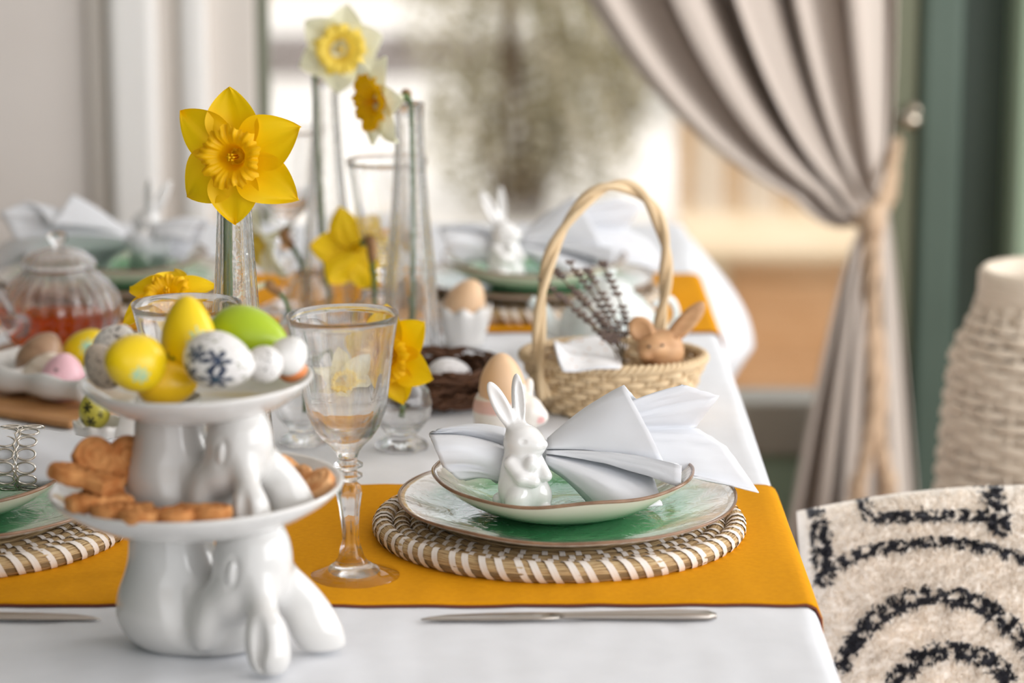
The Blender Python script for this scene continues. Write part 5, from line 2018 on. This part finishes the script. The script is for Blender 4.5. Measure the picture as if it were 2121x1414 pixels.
def arcp(cx, cy, rx, ry, a0, a1, n=14):
    return [PU(cx + rx * math.cos(math.radians(a0 + (a1 - a0) * i / n)), cy - ry * math.sin(math.radians(a0 + (a1 - a0) * i / n))) for i in range(n + 1)]


MOT = [(arcp(1965, 1395, 122, 76, 190, -8), 0.0088), (arcp(1940, 1395, 205, 168, 160, 12), 0.0085),
       ([PU(*p) for p in ((1708, 1062), (1712, 1120), (1718, 1190))], 0.0085),
       ([PU(*p) for p in ((1718, 1178), (1790, 1150), (1880, 1138), (1960, 1135), (2040, 1145), (2130, 1170))], 0.0058),
       ([PU(*p) for p in ((1806, 1036), (1812, 1085), (1850, 1090), (1960, 1086), (2050, 1090))], 0.0062),
       ([PU(*p) for p in ((2072, 1020), (2080, 1105))], 0.0115),
       ([PU(*p) for p in ((1850, 1012), (1960, 1000), (2075, 1012))], 0.006)]
NU = 230
V, C, F = [], [], []
crm, chc = np.array(rgb(250, 241, 230)[:3]), np.array(rgb(52, 52, 58)[:3])
for side in (0, 1):
    for jv in range(NU + 1):
        for iu in range(NU + 1):
            a, b = iu / NU * 2 - 1, jv / NU * 2 - 1
            e = (max(0.0, 1 - abs(a) ** 2.6) * max(0.0, 1 - abs(b) ** 2.6)) ** 0.42
            x = a * CW * (1 - 0.05 * (1 - abs(b) ** 2)) * (1 - 0.03 * b * b)
            z = b * CHH * (1 - 0.13 * a * a)
            y = -0.085 * e if side == 0 else 0.05 * e
            col = crm
            tuft = 0.0
            if side == 0:
                n1 = 0.7 * fbm(x, z, 0, 95) + 0.9 * fbm(x, z, 5, 240)
                dk = False
                for pts, wd in MOT:
                    dd = seg_d(x, z, pts)
                    if dd < wd * (1.0 + 0.35 * n1):
                        dk = fbm(x, z, 9, 150) > -0.16
                        break
                shade_ = 0.94 + 0.1 * fbm(x, z, 2, 40)
                col = (chc if dk else crm * shade_)
                tuft = 0.0030 * n1 + (0.0015 if dk else 0.0)
                if e < 0.05:
                    tuft *= e / 0.05
            V.append((x, y - tuft, z))
            C.append(col)
    off = side * (NU + 1) ** 2
    for jv in range(NU):
        for iu in range(NU):
            q = (off + jv * (NU + 1) + iu, off + jv * (NU + 1) + iu + 1, off + (jv + 1) * (NU + 1) + iu + 1, off + (jv + 1) * (NU + 1) + iu)
            F.append(q if side == 0 else q[::-1])
obj('cushion_cover', mesh('cushion_cover', V, F, cols=C), M['cushion'], cush)

# shaggy pile on the front of the cushion
rnd = random.Random(77)
PV, PF, PC = [], [], []
for k in range(26000):
    iu, jv = rnd.randint(4, NU - 4), rnd.randint(4, NU - 4)
    gi = jv * (NU + 1) + iu
    p = Vector(V[gi]) + Vector((rnd.uniform(-1, 1) * 0.001, 0, rnd.uniform(-1, 1) * 0.001))
    d = Vector((rnd.gauss(0, 0.6), -1.0, rnd.gauss(-0.25, 0.6))).normalized()
    s = Vector((rnd.gauss(0, 1), 0.2, rnd.gauss(0, 1))).normalized() * 0.0008
    ln = rnd.uniform(0.004, 0.0085)
    b = len(PV)
    m_ = p + d * ln * 0.6
    e_ = p + (d + Vector((0, 0.35, -0.5))).normalized() * ln
    PV += [p - s, p + s, m_ + s, m_ - s, e_]
    PF += [(b, b + 1, b + 2, b + 3), (b + 3, b + 2, b + 4)]
    c_ = np.array(C[gi]) * rnd.uniform(0.9, 1.08)
    PC += [np.minimum(c_, 1.0)] * 5
po = obj('wool_pile', mesh('wool_pile', PV, PF, cols=PC), M['pile'], cush)
po['kind'] = 'stuff'

# ------------------------------------------------------------------ tall wicker vase
WV = px_at(2165, 800, 3.35)
wv = thing('wicker_floor_vase', 'tall whitewashed wicker vase with a pale rim behind the cushion', 'floor vase', (WV.x, 3.35, 0))


def wv_r(z):
    return lerp_key([(0, 0.13), (0.30, 0.135), (0.45, 0.128), (0.60, 0.118), (0.68, 0.110), (0.715, 0.094), (0.74, 0.080), (0.80, 0.078)], z)


n = 62
for i in range(n):
    z = 0.008 + i * 0.0121
    pts = []
    for k in range(96):
        a = 2 * PI * k / 96
        r = wv_r(z) + 0.0035 * math.cos(12 * a + i * PI)
        pts.append((r * math.cos(a), r * math.sin(a), z + 0.002 * math.sin(3 * a + i)))
    obj('weave_row', tube('weave_row', pts, 0.0060, 6, closed=True, flat=(1.05, 0.8)), M['wicker_white'], wv)
for k in range(24):
    a = 2 * PI * k / 24
    obj('upright', tube('upright', [(wv_r(z) * math.cos(a), wv_r(z) * math.sin(a), z) for z in (0.0, 0.2, 0.4, 0.55, 0.66, 0.72, 0.76)], 0.004, 5), M['wicker_white'], wv)
obj('rim', lathe('rim', [(0.070, 0.735), (0.082, 0.737), (0.085, 0.755), (0.084, 0.782), (0.078, 0.788), (0.071, 0.782), (0.070, 0.735)], 64), M['wicker_white'], wv)
obj('lining', lathe('lining', [(0, 0.002), (0.12, 0.002), (0.125, 0.3), (0.105, 0.66), (0.07, 0.75), (0.068, 0.75), (0.1, 0.66), (0.118, 0.3), (0.11, 0.01), (0, 0.01)], 48), M['chair_fabric'], wv)

for _o in COL.objects:
    if _o.type == 'EMPTY' and _o.get('category') is None and 'category' in _o.keys():
        del _o['category']
SC.cycles.transparent_max_bounces = 16
